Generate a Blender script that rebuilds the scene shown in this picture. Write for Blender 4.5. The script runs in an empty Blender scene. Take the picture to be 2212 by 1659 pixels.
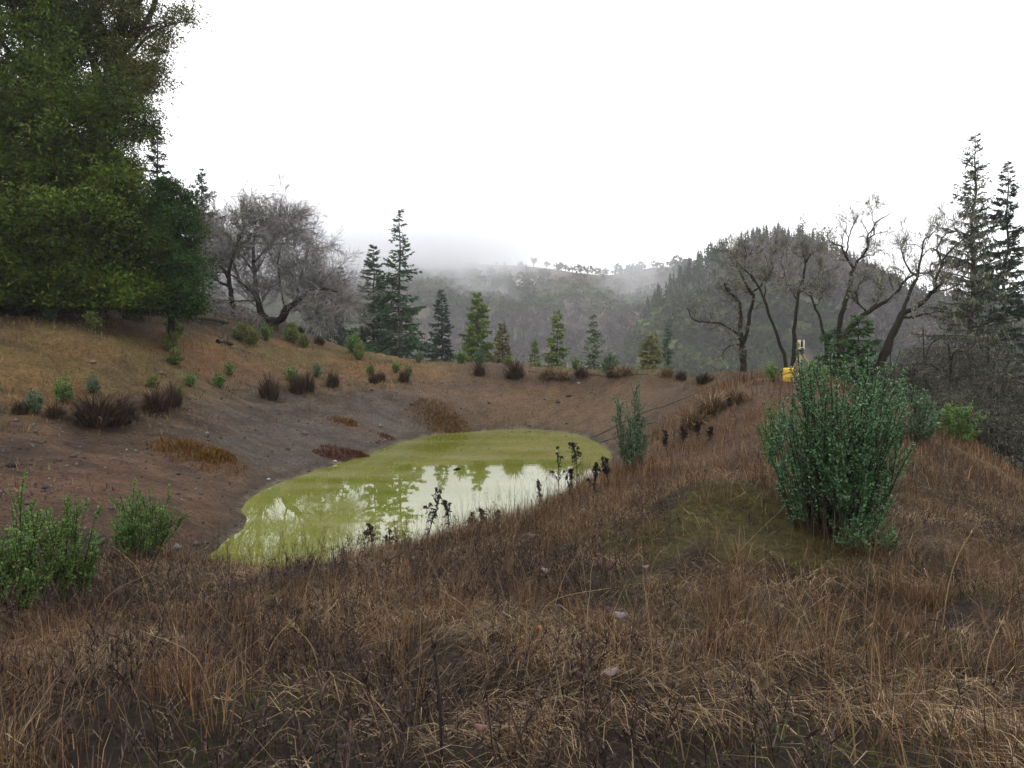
import bpy, math
import numpy as np

R = math.radians
rng = np.random.default_rng(11)
S = bpy.context.scene
C = S.collection

# ---------------------------------------------------------------- camera
ZC = 3.6                       # eye height above the pond water (water is z = 0)
FPX = 1703.0                   # focal length in pixels of a 2212 x 1659 picture
PITCH = R(2.0)
cam = bpy.data.cameras.new('camera')
cam_o = bpy.data.objects.new('camera', cam)
C.objects.link(cam_o)
cam.sensor_fit = 'HORIZONTAL'
cam.sensor_width = 36.0
cam.lens = 36.0 * FPX / 2212.0
cam.clip_start = 0.05
cam.clip_end = 5000.0
cam_o.location = (0, 0, ZC)
cam_o.rotation_euler = (R(90) - PITCH, 0, 0)
S.camera = cam_o

# ---------------------------------------------------------------- sky, sun, exposure (overcast winter day)
SUN_EL, SUN_AZ = R(48), R(200)
W = bpy.data.worlds.new('World')
S.world = W
W.use_nodes = True
nt = W.node_tree
nt.nodes.clear()
wo = nt.nodes.new('ShaderNodeOutputWorld')
bg1 = nt.nodes.new('ShaderNodeBackground')
bg2 = nt.nodes.new('ShaderNodeBackground')
mx = nt.nodes.new('ShaderNodeMixShader')
sky = nt.nodes.new('ShaderNodeTexSky')
sky.sky_type = 'NISHITA'
sky.sun_disc = False
sky.sun_elevation = SUN_EL
sky.sun_rotation = SUN_AZ
nt.links.new(sky.outputs[0], bg1.inputs[0])
bg1.inputs[1].default_value = 0.10
bg2.inputs[0].default_value = (0.985, 0.985, 1.0, 1)
bg2.inputs[1].default_value = 1.8
mx.inputs[0].default_value = 0.95          # cloud cover
nt.links.new(bg1.outputs[0], mx.inputs[1])
nt.links.new(bg2.outputs[0], mx.inputs[2])
nt.links.new(mx.outputs[0], wo.inputs[0])

sl = bpy.data.lights.new('sun', 'SUN')
sl.energy = 0.6
sl.angle = R(35)
sl.color = (1.0, 0.97, 0.92)
so = bpy.data.objects.new('sun', sl)
C.objects.link(so)
so.rotation_euler = (R(90) - SUN_EL, 0, R(180) - SUN_AZ)

S.view_settings.view_transform = 'Standard'
S.view_settings.look = 'None'
S.view_settings.exposure = 0.0
S.view_settings.gamma = 1.0
S.view_settings.use_curve_mapping = False
S.render.engine = 'CYCLES'
S.cycles.max_bounces = 6
S.cycles.diffuse_bounces = 3
S.cycles.glossy_bounces = 3
S.cycles.transmission_bounces = 2
S.cycles.volume_bounces = 8
S.cycles.transparent_max_bounces = 4
S.cycles.use_denoising = True
S.cycles.caustics_reflective = False
S.cycles.caustics_refractive = False

# ---------------------------------------------------------------- helpers
def ray(u, v):
    """direction with y = 1 through picture point (u, v) of the 2212 x 1659 picture"""
    a = (np.asarray(u, float) - 1106.0) / FPX
    b = (829.5 - np.asarray(v, float)) / FPX
    y = math.cos(PITCH) + b * math.sin(PITCH)
    z = -math.sin(PITCH) + b * math.cos(PITCH)
    return a / y, z / y

def img(u, v, Y):
    a, z = ray(u, v)
    return np.array([a * Y, Y, ZC + z * Y])

def norm(v):
    return v / np.maximum(np.linalg.norm(v, axis=-1, keepdims=True), 1e-9)

def vnoise(x, y, seed=0):
    xi = np.floor(x).astype(np.int64)
    yi = np.floor(y).astype(np.int64)
    fx, fy = x - xi, y - yi
    fx = fx * fx * (3 - 2 * fx)
    fy = fy * fy * (3 - 2 * fy)
    def h(a, b):
        n = (a * 374761393 + b * 668265263 + seed * 1442695041) & 0xffffffff
        n = ((n ^ (n >> 13)) * 1274126177) & 0xffffffff
        return ((n ^ (n >> 16)) & 0xffff) / 65535.0
    return (h(xi, yi) * (1 - fx) + h(xi + 1, yi) * fx) * (1 - fy) + (h(xi, yi + 1) * (1 - fx) + h(xi + 1, yi + 1) * fx) * fy

def fbm(x, y, seed=0, o=4):
    s, a, t = 0, 1.0, 0
    for k in range(o):
        s = s + a * vnoise(x * 2 ** k + 17.3 * k, y * 2 ** k - 9.1 * k, seed + k)
        t += a
        a *= 0.5
    return s / t

def smooth(a, b, x):
    t = np.clip((x - a) / (b - a), 0, 1)
    return t * t * (3 - 2 * t)

class MB:
    """collects triangles and quads; build() links them as one mesh object"""
    def __init__(self):
        self.v, self.q, self.t, self.qm, self.tm, self.n = [], [], [], [], [], 0
    def add(self, V, quads=None, tris=None, m=0):
        V = np.asarray(V, np.float32).reshape(-1, 3)
        self.v.append(V)
        if quads is not None and len(quads):
            q = np.asarray(quads, np.int64) + self.n
            self.q.append(q)
            self.qm.append(np.full(len(q), m))
        if tris is not None and len(tris):
            t = np.asarray(tris, np.int64) + self.n
            self.t.append(t)
            self.tm.append(np.full(len(t), m))
        self.n += len(V)
        return self
    def box(self, c, s, m=0, rot=None):
        c = np.array(c, float)
        s = np.array(s, float) / 2
        P = np.array([(x, y, z) for z in (-1, 1) for y in (-1, 1) for x in (-1, 1)], float) * s
        if rot is not None:
            P = P @ np.array(rot).T
        return self.add(P + c, [(0, 2, 3, 1), (4, 5, 7, 6), (0, 1, 5, 4), (2, 6, 7, 3), (0, 4, 6, 2), (1, 3, 7, 5)], m=m)
    def mesh(self, name, smooth_faces=False):
        me = bpy.data.meshes.new(name)
        V = np.concatenate(self.v) if self.v else np.zeros((0, 3), np.float32)
        q = np.concatenate(self.q) if self.q else np.zeros((0, 4), np.int64)
        t = np.concatenate(self.t) if self.t else np.zeros((0, 3), np.int64)
        me.vertices.add(len(V))
        me.vertices.foreach_set('co', V.astype(np.float32).ravel())
        loops = np.concatenate([q.ravel(), t.ravel()]).astype(np.int32)
        me.loops.add(len(loops))
        me.loops.foreach_set('vertex_index', loops)
        tot = np.concatenate([np.full(len(q), 4), np.full(len(t), 3)]).astype(np.int32)
        st = np.concatenate([[0], np.cumsum(tot)[:-1]]).astype(np.int32) if len(tot) else tot
        me.polygons.add(len(tot))
        me.polygons.foreach_set('loop_start', st)
        me.polygons.foreach_set('loop_total', tot)
        mi = np.concatenate([np.concatenate(self.qm) if self.qm else np.zeros(0), np.concatenate(self.tm) if self.tm else np.zeros(0)]).astype(np.int32)
        if mi.any():
            me.polygons.foreach_set('material_index', mi)
        if smooth_faces:
            me.polygons.foreach_set('use_smooth', np.ones(len(tot), bool))
        me.update(calc_edges=True)
        return me
    def build(self, name, mats, parent=None, smooth_faces=False):
        return link(name, self.mesh(name, smooth_faces), mats, parent)

def link(name, me, mats, parent=None):
    if not me.materials:
        for m in (mats if isinstance(mats, (list, tuple)) else [mats]):
            me.materials.append(m)
    o = bpy.data.objects.new(name, me)
    C.objects.link(o)
    if parent is not None:
        o.parent = parent
    return o

def tag(o, label, cat, group=None, kind=None):
    o['label'] = label
    o['category'] = cat
    if group:
        o['group'] = group
    if kind:
        o['kind'] = kind
    return o

def thing(name, label, cat, loc, rz=0.0, group=None, scale=1.0):
    o = bpy.data.objects.new(name, None)
    C.objects.link(o)
    o.location = loc
    o.rotation_euler = (0, 0, rz)
    o.scale = (scale, scale, scale) if np.isscalar(scale) else scale
    o.empty_display_size = 0.2
    return tag(o, label, cat, group)

def copy_thing(src, label, loc, rz=0.0, scale=1.0, group=None):
    r = src.copy()
    C.objects.link(r)
    r.location = loc
    r.rotation_euler = (0, 0, rz)
    r.scale = (scale, scale, scale) if np.isscalar(scale) else scale
    r['label'] = label
    if group:
        r['group'] = group
    for ch in list(src.children):
        c = ch.copy()
        C.objects.link(c)
        c.parent = r
        for g in list(ch.children):
            d = g.copy()
            C.objects.link(d)
            d.parent = c
    return r

def tubes(mb, P, Rr, sides=3, m=0):
    """P (N,k,3) centre lines, Rr (N,k) radii"""
    P = np.asarray(P, float)
    Rr = np.asarray(Rr, float)
    N, k, _ = P.shape
    if N == 0:
        return
    T = np.empty_like(P)
    T[:, 1:-1] = P[:, 2:] - P[:, :-2]
    T[:, 0] = P[:, 1] - P[:, 0]
    T[:, -1] = P[:, -1] - P[:, -2]
    T = norm(T)
    mt = norm(P[:, -1] - P[:, 0])
    ref = np.eye(3)[np.argmin(np.abs(mt), axis=1)]
    U = norm(np.cross(T, ref[:, None, :]))
    Vv = np.cross(T, U)
    a = np.arange(sides) / sides * 2 * math.pi
    ring = U[:, :, None, :] * np.cos(a)[None, None, :, None] + Vv[:, :, None, :] * np.sin(a)[None, None, :, None]
    X = P[:, :, None, :] + ring * Rr[:, :, None, None]
    idx = np.arange(N * k * sides).reshape(N, k, sides)
    nx = np.roll(idx, -1, axis=2)
    q = np.stack([idx[:, :-1], nx[:, :-1], nx[:, 1:], idx[:, 1:]], axis=-1).reshape(-1, 4)
    mb.add(X.reshape(-1, 3), q, m=m)

def tube1(mb, pts, r0, r1, sides=8, m=0, k=None, jit=0.0):
    P = resample(np.array(pts, float), k or max(6, 3 * len(pts)))
    if jit:
        P[1:-1] += rng.normal(0, jit, P[1:-1].shape)
    t = np.linspace(0, 1, len(P))
    tubes(mb, P[None], (r0 + (r1 - r0) * t)[None], sides, m)
    return P

def resample(P, k):
    """Catmull-Rom through P, k points"""
    n = len(P)
    if n == 2:
        t = np.linspace(0, 1, k)[:, None]
        return P[0] * (1 - t) + P[1] * t
    E = np.vstack([2 * P[0] - P[1], P, 2 * P[-1] - P[-2]])
    t = np.linspace(0, n - 1, k)
    i = np.minimum(t.astype(int), n - 2)
    f = (t - i)[:, None]
    a, b, c, d = E[i], E[i + 1], E[i + 2], E[i + 3]
    return 0.5 * ((2 * b) + (c - a) * f + (2 * a - 5 * b + 4 * c - d) * f ** 2 + (3 * b - a - 3 * c + d) * f ** 3)

def grow(p, d, L, r, k, wander, trop, taper=0.4):
    N = len(p)
    P = np.empty((N, k, 3))
    P[:, 0] = p
    d = norm(d)
    L = np.broadcast_to(L, (N,))
    for i in range(1, k):
        d = norm(d + rng.normal(0, wander, (N, 3)) + np.array([0, 0, trop]))
        P[:, i] = P[:, i - 1] + d * (L / (k - 1))[:, None]
    t = np.linspace(0, 1, k)
    return P, np.broadcast_to(r, (N,))[:, None] * (1 - (1 - taper) * t)[None]

def spawn(P, Rr, n, t0, t1, a0, a1, ratio, rr=0.6, lens=None):
    """n children on each branch: start points, directions, lengths, radii"""
    N, k, _ = P.shape
    pi = np.repeat(np.arange(N), n)
    t = rng.uniform(t0, t1, N * n) * (k - 1)
    i = np.minimum(t.astype(int), k - 2)
    f = (t - i)[:, None]
    p = P[pi, i] * (1 - f) + P[pi, i + 1] * f
    T = norm(P[pi, i + 1] - P[pi, i])
    side = norm(np.cross(T, rng.normal(0, 1, T.shape)))
    ang = rng.uniform(a0, a1, N * n)[:, None]
    d = T * np.cos(ang) + side * np.sin(ang)
    Lp = np.linalg.norm(np.diff(P, axis=1), axis=2).sum(1)[pi] if lens is None else lens
    L = Lp * ratio * rng.uniform(0.55, 1.25, N * n) * (1.15 - 0.55 * t / (k - 1))
    r = (Rr[pi, i] * (1 - f[:, 0]) + Rr[pi, i + 1] * f[:, 0]) * rr
    return p, d, L, r

def leaves(mb, pos, d, ln, wd, m=0, fold=0.0, tri=False):
    """one rhombic leaf of two triangles (or one pointed triangle) at each point"""
    N = len(pos)
    d = norm(d)
    s = norm(np.cross(d, rng.normal(0, 1, (N, 3))))
    n = np.cross(d, s)
    ln = np.broadcast_to(ln, (N,))[:, None]
    wd = np.broadcast_to(wd, (N,))[:, None]
    if tri:
        X = np.stack([pos + s * wd * 0.5, pos - s * wd * 0.5, pos + d * ln], 1).reshape(-1, 3)
        mb.add(X, None, np.arange(3 * N).reshape(N, 3), m=m)
        return
    a = pos
    mid = pos + d * ln * 0.5
    b = mid + s * wd * 0.5 + n * fold * wd
    c = pos + d * ln
    e = mid - s * wd * 0.5 + n * fold * wd
    X = np.stack([a, b, c, e], 1).reshape(-1, 3)
    mb.add(X, np.arange(4 * N).reshape(N, 4), m=m)

def blades(mb, p, h, lean, w, az=None, curl=0.35, m=0, up=None):
    """grass blades of three triangles"""
    N = len(p)
    az = rng.uniform(0, 2 * math.pi, N) if az is None else az
    D = np.stack([np.cos(az), np.sin(az), np.zeros(N)], 1)
    ws = az + math.pi / 2 + rng.normal(0, 0.6, N)
    Sd = np.stack([np.cos(ws), np.sin(ws), np.zeros(N)], 1)
    h = np.broadcast_to(h, (N,))[:, None]
    lean = np.broadcast_to(lean, (N,))[:, None]
    w = np.broadcast_to(w, (N,))[:, None] / 2
    Z = np.array([0, 0, 1.0])
    mid = p + Z * h * 0.62 + D * h * lean * curl
    tip = p + Z * h * np.maximum(0.1, 1 - 0.25 * lean ** 2) + D * h * lean
    X = np.stack([p - Sd * w, p + Sd * w, mid + Sd * w * 0.8, mid - Sd * w * 0.8, tip], 1).reshape(-1, 3)
    b = (np.arange(N) * 5)[:, None]
    mb.add(X, b + np.array([0, 1, 2, 3]), b + np.array([3, 2, 4]), m=m)

# ---------------------------------------------------------------- materials
def newmat(name):
    m = bpy.data.materials.new(name)
    m.use_nodes = True
    t = m.node_tree
    return m, t, t.nodes['Principled BSDF'], t.nodes['Material Output']

def ramp(t, stops, src=None):
    r = t.nodes.new('ShaderNodeValToRGB')
    e = r.color_ramp.elements
    while len(e) < len(stops):
        e.new(0.5)
    for x, (pos, col) in zip(e, stops):
        x.position = pos
        x.color = (*col, 1)
    if src is not None:
        t.links.new(src, r.inputs[0])
    return r

def noise(t, scale, detail=4.0, rough=0.6, coord='Object', dist=0.0):
    tc = t.nodes.new('ShaderNodeTexCoord')
    n = t.nodes.new('ShaderNodeTexNoise')
    n.inputs['Scale'].default_value = scale
    n.inputs['Detail'].default_value = detail
    n.inputs['Roughness'].default_value = rough
    n.inputs['Distortion'].default_value = dist
    t.links.new(tc.outputs[coord], n.inputs['Vector'])
    return n

def mixc(t, a, b, fac, mode='MIX'):
    n = t.nodes.new('ShaderNodeMix')
    n.data_type = 'RGBA'
    n.blend_type = mode
    for s, v in ((n.inputs[6], a), (n.inputs[7], b), (n.inputs[0], fac)):
        if hasattr(v, 'is_linked') or hasattr(v, 'links'):
            t.links.new(v, s)
        elif isinstance(v, tuple):
            s.default_value = (*v, 1)
        else:
            s.default_value = v
    return n.outputs[2]

def leafmat(name, cols, rough=0.5, transl=0.25, clump=0.6, cs=1.2, spec=0.12):
    """per-leaf colour differences, and drifts of colour through the crown"""
    m, t, b, out = newmat(name)
    g = t.nodes.new('ShaderNodeNewGeometry')
    n = len(cols)
    rp = ramp(t, [(i / max(1, n - 1), c) for i, c in enumerate(cols)], g.outputs['Random Per Island'])
    nz = noise(t, cs, 3.0)
    k = ramp(t, [(0.35, (1 - clump * 0.6,) * 3), (0.65, (1 + clump * 0.35,) * 3)], nz.outputs[0])
    c = mixc(t, rp.outputs[0], k.outputs[0], 1.0, 'MULTIPLY')
    t.links.new(c, b.inputs['Base Color'])
    b.inputs['Roughness'].default_value = rough
    b.inputs['Specular IOR Level'].default_value = spec
    if transl:
        tr = t.nodes.new('ShaderNodeBsdfTranslucent')
        t.links.new(c, tr.inputs[0])
        mm = t.nodes.new('ShaderNodeMixShader')
        mm.inputs[0].default_value = transl
        t.links.new(b.outputs[0], mm.inputs[1])
        t.links.new(tr.outputs[0], mm.inputs[2])
        t.links.new(mm.outputs[0], out.inputs[0])
    return m

def barkmat(name, c0, c1, lich=(0.2, 0.21, 0.16), amount=0.5, moss=None, scale=3.0):
    m, t, b, out = newmat(name)
    n1 = noise(t, scale * 4, 6.0, 0.7)
    c = ramp(t, [(0.3, c0), (0.7, c1)], n1.outputs[0]).outputs[0]
    n2 = noise(t, scale, 5.0, 0.7, dist=0.4)
    f = ramp(t, [(0.62 - amount * 0.25, (0, 0, 0)), (0.72 - amount * 0.2, (1, 1, 1))], n2.outputs[0])
    c = mixc(t, c, lich, f.outputs[0])
    if moss:
        n3 = noise(t, scale * 0.6, 4.0, 0.6)
        f3 = ramp(t, [(0.5, (0, 0, 0)), (0.6, (1, 1, 1))], n3.outputs[0])
        c = mixc(t, c, moss, f3.outputs[0])
    t.links.new(c, b.inputs['Base Color'])
    b.inputs['Roughness'].default_value = 0.9
    b.inputs['Specular IOR Level'].default_value = 0.15
    bp = t.nodes.new('ShaderNodeBump')
    bp.inputs['Strength'].default_value = 0.6
    bp.inputs['Distance'].default_value = 0.03
    t.links.new(n1.outputs[0], bp.inputs['Height'])
    t.links.new(bp.outputs[0], b.inputs['Normal'])
    return m

def paint(name, col, rough=0.45, metal=0.0, spec=0.5, var=0.15):
    m, t, b, out = newmat(name)
    n = noise(t, 9.0, 5.0, 0.65)
    k = ramp(t, [(0.3, (1 - var,) * 3), (0.7, (1 + var * 0.3,) * 3)], n.outputs[0])
    t.links.new(mixc(t, col, k.outputs[0], 1.0, 'MULTIPLY'), b.inputs['Base Color'])
    b.inputs['Roughness'].default_value = rough
    b.inputs['Metallic'].default_value = metal
    b.inputs['Specular IOR Level'].default_value = spec
    return m

M = {}
M['oakleaf'] = leafmat('oak_leaves', [(0.028, 0.06, 0.006), (0.045, 0.09, 0.009), (0.07, 0.12, 0.012), (0.11, 0.165, 0.02), (0.14, 0.125, 0.02)], 0.6, 0.25, 1.3, 0.6)
M['oliveleaf'] = leafmat('olive_leaves', [(0.06, 0.08, 0.018), (0.10, 0.12, 0.028), (0.15, 0.165, 0.045), (0.16, 0.13, 0.045)], 0.6, 0.3, 0.9, 0.6)
M['bayleaf'] = leafmat('bay_leaves', [(0.018, 0.055, 0.012), (0.035, 0.085, 0.017), (0.06, 0.12, 0.024)], 0.6, 0.25, 1.0, 0.9)
M['fir'] = leafmat('fir_needles', [(0.03, 0.07, 0.032), (0.055, 0.11, 0.05), (0.09, 0.155, 0.07)], 0.6, 0.1, 0.6, 0.8)
M['firblue'] = leafmat('dark_fir_needles', [(0.022, 0.046, 0.034), (0.038, 0.07, 0.05), (0.065, 0.10, 0.072)], 0.6, 0.1, 0.6, 0.8)
M['firmid'] = leafmat('mid_green_fir_needles', [(0.035, 0.075, 0.028), (0.06, 0.12, 0.042), (0.10, 0.165, 0.06)], 0.6, 0.2, 0.7, 1.2)
M['firgreen'] = leafmat('bright_fir_needles', [(0.05, 0.10, 0.014), (0.12, 0.19, 0.022), (0.24, 0.31, 0.045)], 0.55, 0.2, 0.7, 1.6)
M['firsilver'] = leafmat('silvery_fir_needles', [(0.05, 0.095, 0.035), (0.15, 0.21, 0.10), (0.36, 0.41, 0.28)], 0.55, 0.15, 0.6, 1.6)
M['firbrown'] = leafmat('browning_fir_needles', [(0.08, 0.062, 0.014), (0.14, 0.12, 0.025), (0.19, 0.17, 0.07)], 0.6, 0.15, 0.6, 1.6)
M['firpale'] = leafmat('pale_fir_needles', [(0.09, 0.105, 0.025), (0.18, 0.19, 0.045), (0.29, 0.29, 0.10)], 0.6, 0.15, 0.6, 1.6)
M['lichen'] = leafmat('beard_lichen', [(0.10, 0.105, 0.07), (0.19, 0.195, 0.13), (0.3, 0.3, 0.21)], 0.8, 0.2, 0.5, 0.7)
M['drabtwig'] = leafmat('lichen_thicket_twigs', [(0.03, 0.028, 0.022), (0.07, 0.07, 0.05), (0.15, 0.152, 0.108)], 0.8, 0.1, 0.7, 0.5)
M['shrub'] = leafmat('coyote_brush_leaves', [(0.028, 0.09, 0.028), (0.052, 0.14, 0.045), (0.09, 0.2, 0.07), (0.21, 0.35, 0.19)], 0.35, 0.25, 0.35, 3.0, 0.5)
M['shrublight'] = leafmat('fresh_shrub_leaves', [(0.06, 0.13, 0.024), (0.12, 0.21, 0.045), (0.22, 0.32, 0.10)], 0.45, 0.3, 0.35, 3.0, 0.3)
M['shrubgrey'] = leafmat('grey_green_shrub_leaves', [(0.07, 0.125, 0.07), (0.12, 0.185, 0.10), (0.18, 0.24, 0.14)], 0.5, 0.2, 0.4, 2.0)
M['shrubyellow'] = leafmat('yellow_green_shrub_leaves', [(0.10, 0.14, 0.03), (0.16, 0.2, 0.05), (0.23, 0.26, 0.08)], 0.5, 0.25, 0.4, 2.0)
M['straw'] = leafmat('straw_grass', [(0.034, 0.021, 0.013), (0.10, 0.064, 0.036), (0.175, 0.115, 0.062), (0.25, 0.172, 0.098), (0.46, 0.345, 0.205)], 0.6, 0.15, 0.8, 0.9)
M['russet'] = leafmat('russet_grass', [(0.036, 0.02, 0.013), (0.105, 0.056, 0.03), (0.18, 0.10, 0.052), (0.29, 0.185, 0.10)], 0.6, 0.15, 0.7, 1.1)
M['dark'] = leafmat('dead_forb_twigs', [(0.016, 0.010, 0.009), (0.038, 0.025, 0.022), (0.075, 0.05, 0.043), (0.13, 0.09, 0.072)], 0.7, 0.0, 0.6, 1.0)
M['greengrass'] = leafmat('young_green_grass', [(0.03, 0.042, 0.008), (0.065, 0.082, 0.014), (0.12, 0.135, 0.024)], 0.5, 0.25, 0.7, 1.5)
M['tangrass'] = leafmat('tan_bank_grass', [(0.09, 0.06, 0.027), (0.17, 0.118, 0.052), (0.27, 0.19, 0.09), (0.15, 0.14, 0.05)], 0.7, 0.15, 0.8, 0.35)
M['rush'] = leafmat('brown_rush', [(0.03, 0.019, 0.016), (0.06, 0.037, 0.027), (0.11, 0.068, 0.042)], 0.7, 0.1, 0.4, 1.5)
M['rushtan'] = leafmat('tan_tussock', [(0.12, 0.078, 0.042), (0.21, 0.145, 0.08), (0.32, 0.235, 0.14)], 0.7, 0.1, 0.4, 1.5)
M['orange'] = leafmat('orange_groundcover', [(0.085, 0.028, 0.007), (0.13, 0.06, 0.01), (0.16, 0.105, 0.014)], 0.6, 0.2, 0.6, 2.5)
M['red'] = leafmat('red_groundcover', [(0.06, 0.02, 0.012), (0.10, 0.034, 0.02), (0.12, 0.045, 0.022)], 0.6, 0.2, 0.5, 2.0)
M['stalk'] = leafmat('pale_straw_stalks', [(0.13, 0.085, 0.042), (0.24, 0.17, 0.09), (0.34, 0.26, 0.15)], 0.5, 0.1, 0.3, 2.0)
M['thistle'] = leafmat('dead_thistle', [(0.010, 0.008, 0.008), (0.02, 0.016, 0.015), (0.04, 0.03, 0.026)], 0.8, 0.0, 0.4, 4.0)
M['bark'] = barkmat('oak_bark', (0.010, 0.008, 0.007), (0.032, 0.026, 0.022), (0.09, 0.092, 0.07), 0.05, (0.022, 0.024, 0.008))
M['twig'] = barkmat('grey_twigs', (0.15, 0.138, 0.136), (0.26, 0.243, 0.236), (0.36, 0.35, 0.33), 0.5)
M['twigdark'] = barkmat('lichened_twigs', (0.045, 0.038, 0.034), (0.10, 0.086, 0.076), (0.32, 0.32, 0.25), 0.6)
M['firbark'] = barkmat('fir_bark', (0.025, 0.02, 0.017), (0.055, 0.045, 0.038), (0.12, 0.12, 0.10), 0.3)
M['stem'] = barkmat('shrub_stems', (0.02, 0.016, 0.012), (0.05, 0.04, 0.03), (0.08, 0.08, 0.06), 0.2)
M['mossbark'] = barkmat('mossy_bark', (0.016, 0.014, 0.010), (0.04, 0.032, 0.024), (0.07, 0.075, 0.02), 0.6, (0.05, 0.055, 0.008), 1.6)
def farmat(name, c0, c1, c2):
    # one colour for each tree of the far woods, from a per-tree attribute
    m, t, b, out = newmat(name)
    at = t.nodes.new('ShaderNodeAttribute')
    at.attribute_name = 'tree_tone'
    t.links.new(ramp(t, [(0.0, c0), (0.5, c1), (1.0, c2)], at.outputs['Fac']).outputs[0], b.inputs['Base Color'])
    b.inputs['Roughness'].default_value = 1.0
    b.inputs['Specular IOR Level'].default_value = 0.0
    return m
M['woodbare'] = farmat('bare_wood_crowns', (0.014, 0.010, 0.009), (0.07, 0.052, 0.047), (0.24, 0.195, 0.175))
M['woodoak'] = farmat('oak_wood_crowns', (0.006, 0.012, 0.003), (0.034, 0.052, 0.014), (0.13, 0.15, 0.05))
M['woodfir'] = farmat('conifer_wood_crowns', (0.006, 0.015, 0.007), (0.022, 0.044, 0.02), (0.07, 0.11, 0.05))
M['farbare'] = leafmat('far_bare_woodland', [(0.06, 0.046, 0.046), (0.11, 0.088, 0.086), (0.2, 0.17, 0.165)], 0.9, 0.0, 0.9, 0.02)
M['faroak'] = leafmat('far_oak_foliage', [(0.025, 0.036, 0.014), (0.05, 0.066, 0.026), (0.095, 0.108, 0.045)], 0.9, 0.0, 0.9, 0.02)
M['farfir'] = leafmat('far_conifer_foliage', [(0.016, 0.028, 0.018), (0.026, 0.042, 0.027), (0.04, 0.058, 0.036)], 0.9, 0.0, 0.6, 0.04)

# ---------------------------------------------------------------- terrain of the pond, its banks and the dam
CP = []                                    # control points x, y, z
def cpi(u, v, Y):
    CP.append(tuple(img(u, v, Y)))
def cp0(u, v):                             # a point on the shore line, z = 0
    a, z = ray(u, v)
    Y = -ZC / z
    CP.append((a * Y, Y, 0.0))
    return (float(a * Y), float(Y))
SHORE = [cp0(u, v) for u, v in ((432, 1238), (482, 1168), (522, 1108), (547, 1070), (600, 1045), (700, 1012), (800, 981), (880, 952),
                                (960, 936), (1060, 928), (1130, 927), (1200, 931), (1260, 942), (1296, 957))]
NEAR = [(3.75, 29.5), (3.3, 26.5), (2.5, 23.0), (1.5, 19.3), (0.2, 16.0), (-1.6, 13.6), (-3.2, 12.6), (-4.4, 12.6)]
for x, y in NEAR:
    CP.append((x, y, 0.0))
SHORE += NEAR
for x, y, z in ((-3.0, 18, -0.8), (-3.5, 24, -0.9), (-2, 30, -0.9), (0.5, 27, -0.8), (-3.6, 15, -0.5), (0, 22, -0.7), (0, 33, -0.6)):
    CP.append((x, y, z))
for a in ((0, 1659, 3.15), (500, 1659, 3.15), (1106, 1659, 3.1), (1700, 1659, 3.05), (2212, 1659, 3.0), (0, 1450, 5.0), (600, 1400, 5.2),
          (1106, 1400, 5.0), (1600, 1400, 4.9), (2212, 1400, 5.0), (90, 1350, 7.0), (300, 1234, 9.2), (600, 1248, 8.8), (850, 1218, 9.6), (720, 1228, 9.2), (450, 1290, 8.4),
          (1106, 1225, 9.0), (1000, 1158, 11.0), (1160, 1116, 12.0), (1240, 1056, 15.0), (1320, 1090, 11.6), (1420, 1115, 9.9), (1550, 1088, 9.6),
          (1700, 1250, 7.0), (1600, 1190, 7.6), (1780, 1180, 8.2), (1950, 1190, 8.0), (2212, 1200, 8.3), (2100, 1050, 12.3), (2212, 1095, 12.3), (2050, 968, 15.0),
          (1900, 872, 18.0), (1960, 908, 17.0), (1640, 855, 17.0), (1500, 1000, 14.0), (1600, 930, 15.5), (1700, 930, 14.0), (1800, 900, 15.0), (1360, 1030, 17.0), (1420, 960, 19.5),
          (1450, 905, 26.5), (1550, 843, 25.0), (1640, 818, 22.0), (1730, 832, 24.0), (1705, 826, 21.0), (1400, 850, 38.0), (1400, 797, 42.0),
          (1550, 803, 33.0), (1130, 880, 41.0), (1130, 835, 44.0), (1130, 803, 46.5), (1130, 788, 49.5), (1000, 880, 39.0), (1280, 850, 42.0), (1280, 799, 45.0), (900, 778, 53.0), (900, 832, 42.5),
          (800, 762, 56.0), (700, 742, 56.0), (600, 714, 56.0), (450, 684, 47.0), (300, 672, 36.0), (100, 668, 33.0), (0, 668, 32.0),
          (200, 740, 28.0), (0, 750, 26.0), (400, 752, 34.0), (600, 780, 42.0), (720, 818, 38.5), (480, 828, 33.0), (250, 860, 25.0), (50, 890, 22.0),
          (250, 930, 22.0), (450, 985, 22.0), (600, 950, 27.0), (750, 900, 34.0), (0, 1000, 17.0), (100, 1050, 15.5), (300, 1085, 15.0), (0, 1110, 12.5),
          (450, 1085, 17.3), (220, 1160, 12.0)):
    cpi(*a)
CP += [(-18, 62, 6.5), (-30, 46, 9.5), (-45, 30, 10.5), (-45, 68, 13), (-45, 0, 6.0), (-28, 20, 4.6), (-16, 8, 2.6), (-10, 0, 2.4), (0, -8, 2.1), (14, -8, 1.9), (10, 0, 1.9),
       (14.5, 13, -1.6), (13, 16, -0.6), (24, 16, -5.5), (30, 30, -6.0), (24, 40, -4.5), (16, 30, 0.4), (14, 24, 0.6), (12, 36, 1.6), (8, 48, 0.5), (45, 10, -9), (45, 50, -11), (18, 60, -6), (0, 60, 0.4), (0, 72, -1.5), (-8, 64, 1.5), (-14, 72, 1.0), (8, 72, -2.5), (18, 4, 0.6), (-30, 72, 8)]
CP = np.array(CP)
def _U(r2):
    return np.where(r2 > 1e-9, r2 * np.log(np.maximum(r2, 1e-9)), 0.0)
_n = len(CP)
_sc = 20.0
_x = CP[:, :2] / _sc
_A = np.zeros((_n + 3, _n + 3))
_A[:_n, :_n] = _U(((_x[:, None] - _x[None]) ** 2).sum(-1)) + np.eye(_n) * 2e-3
_A[:_n, _n] = 1
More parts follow.
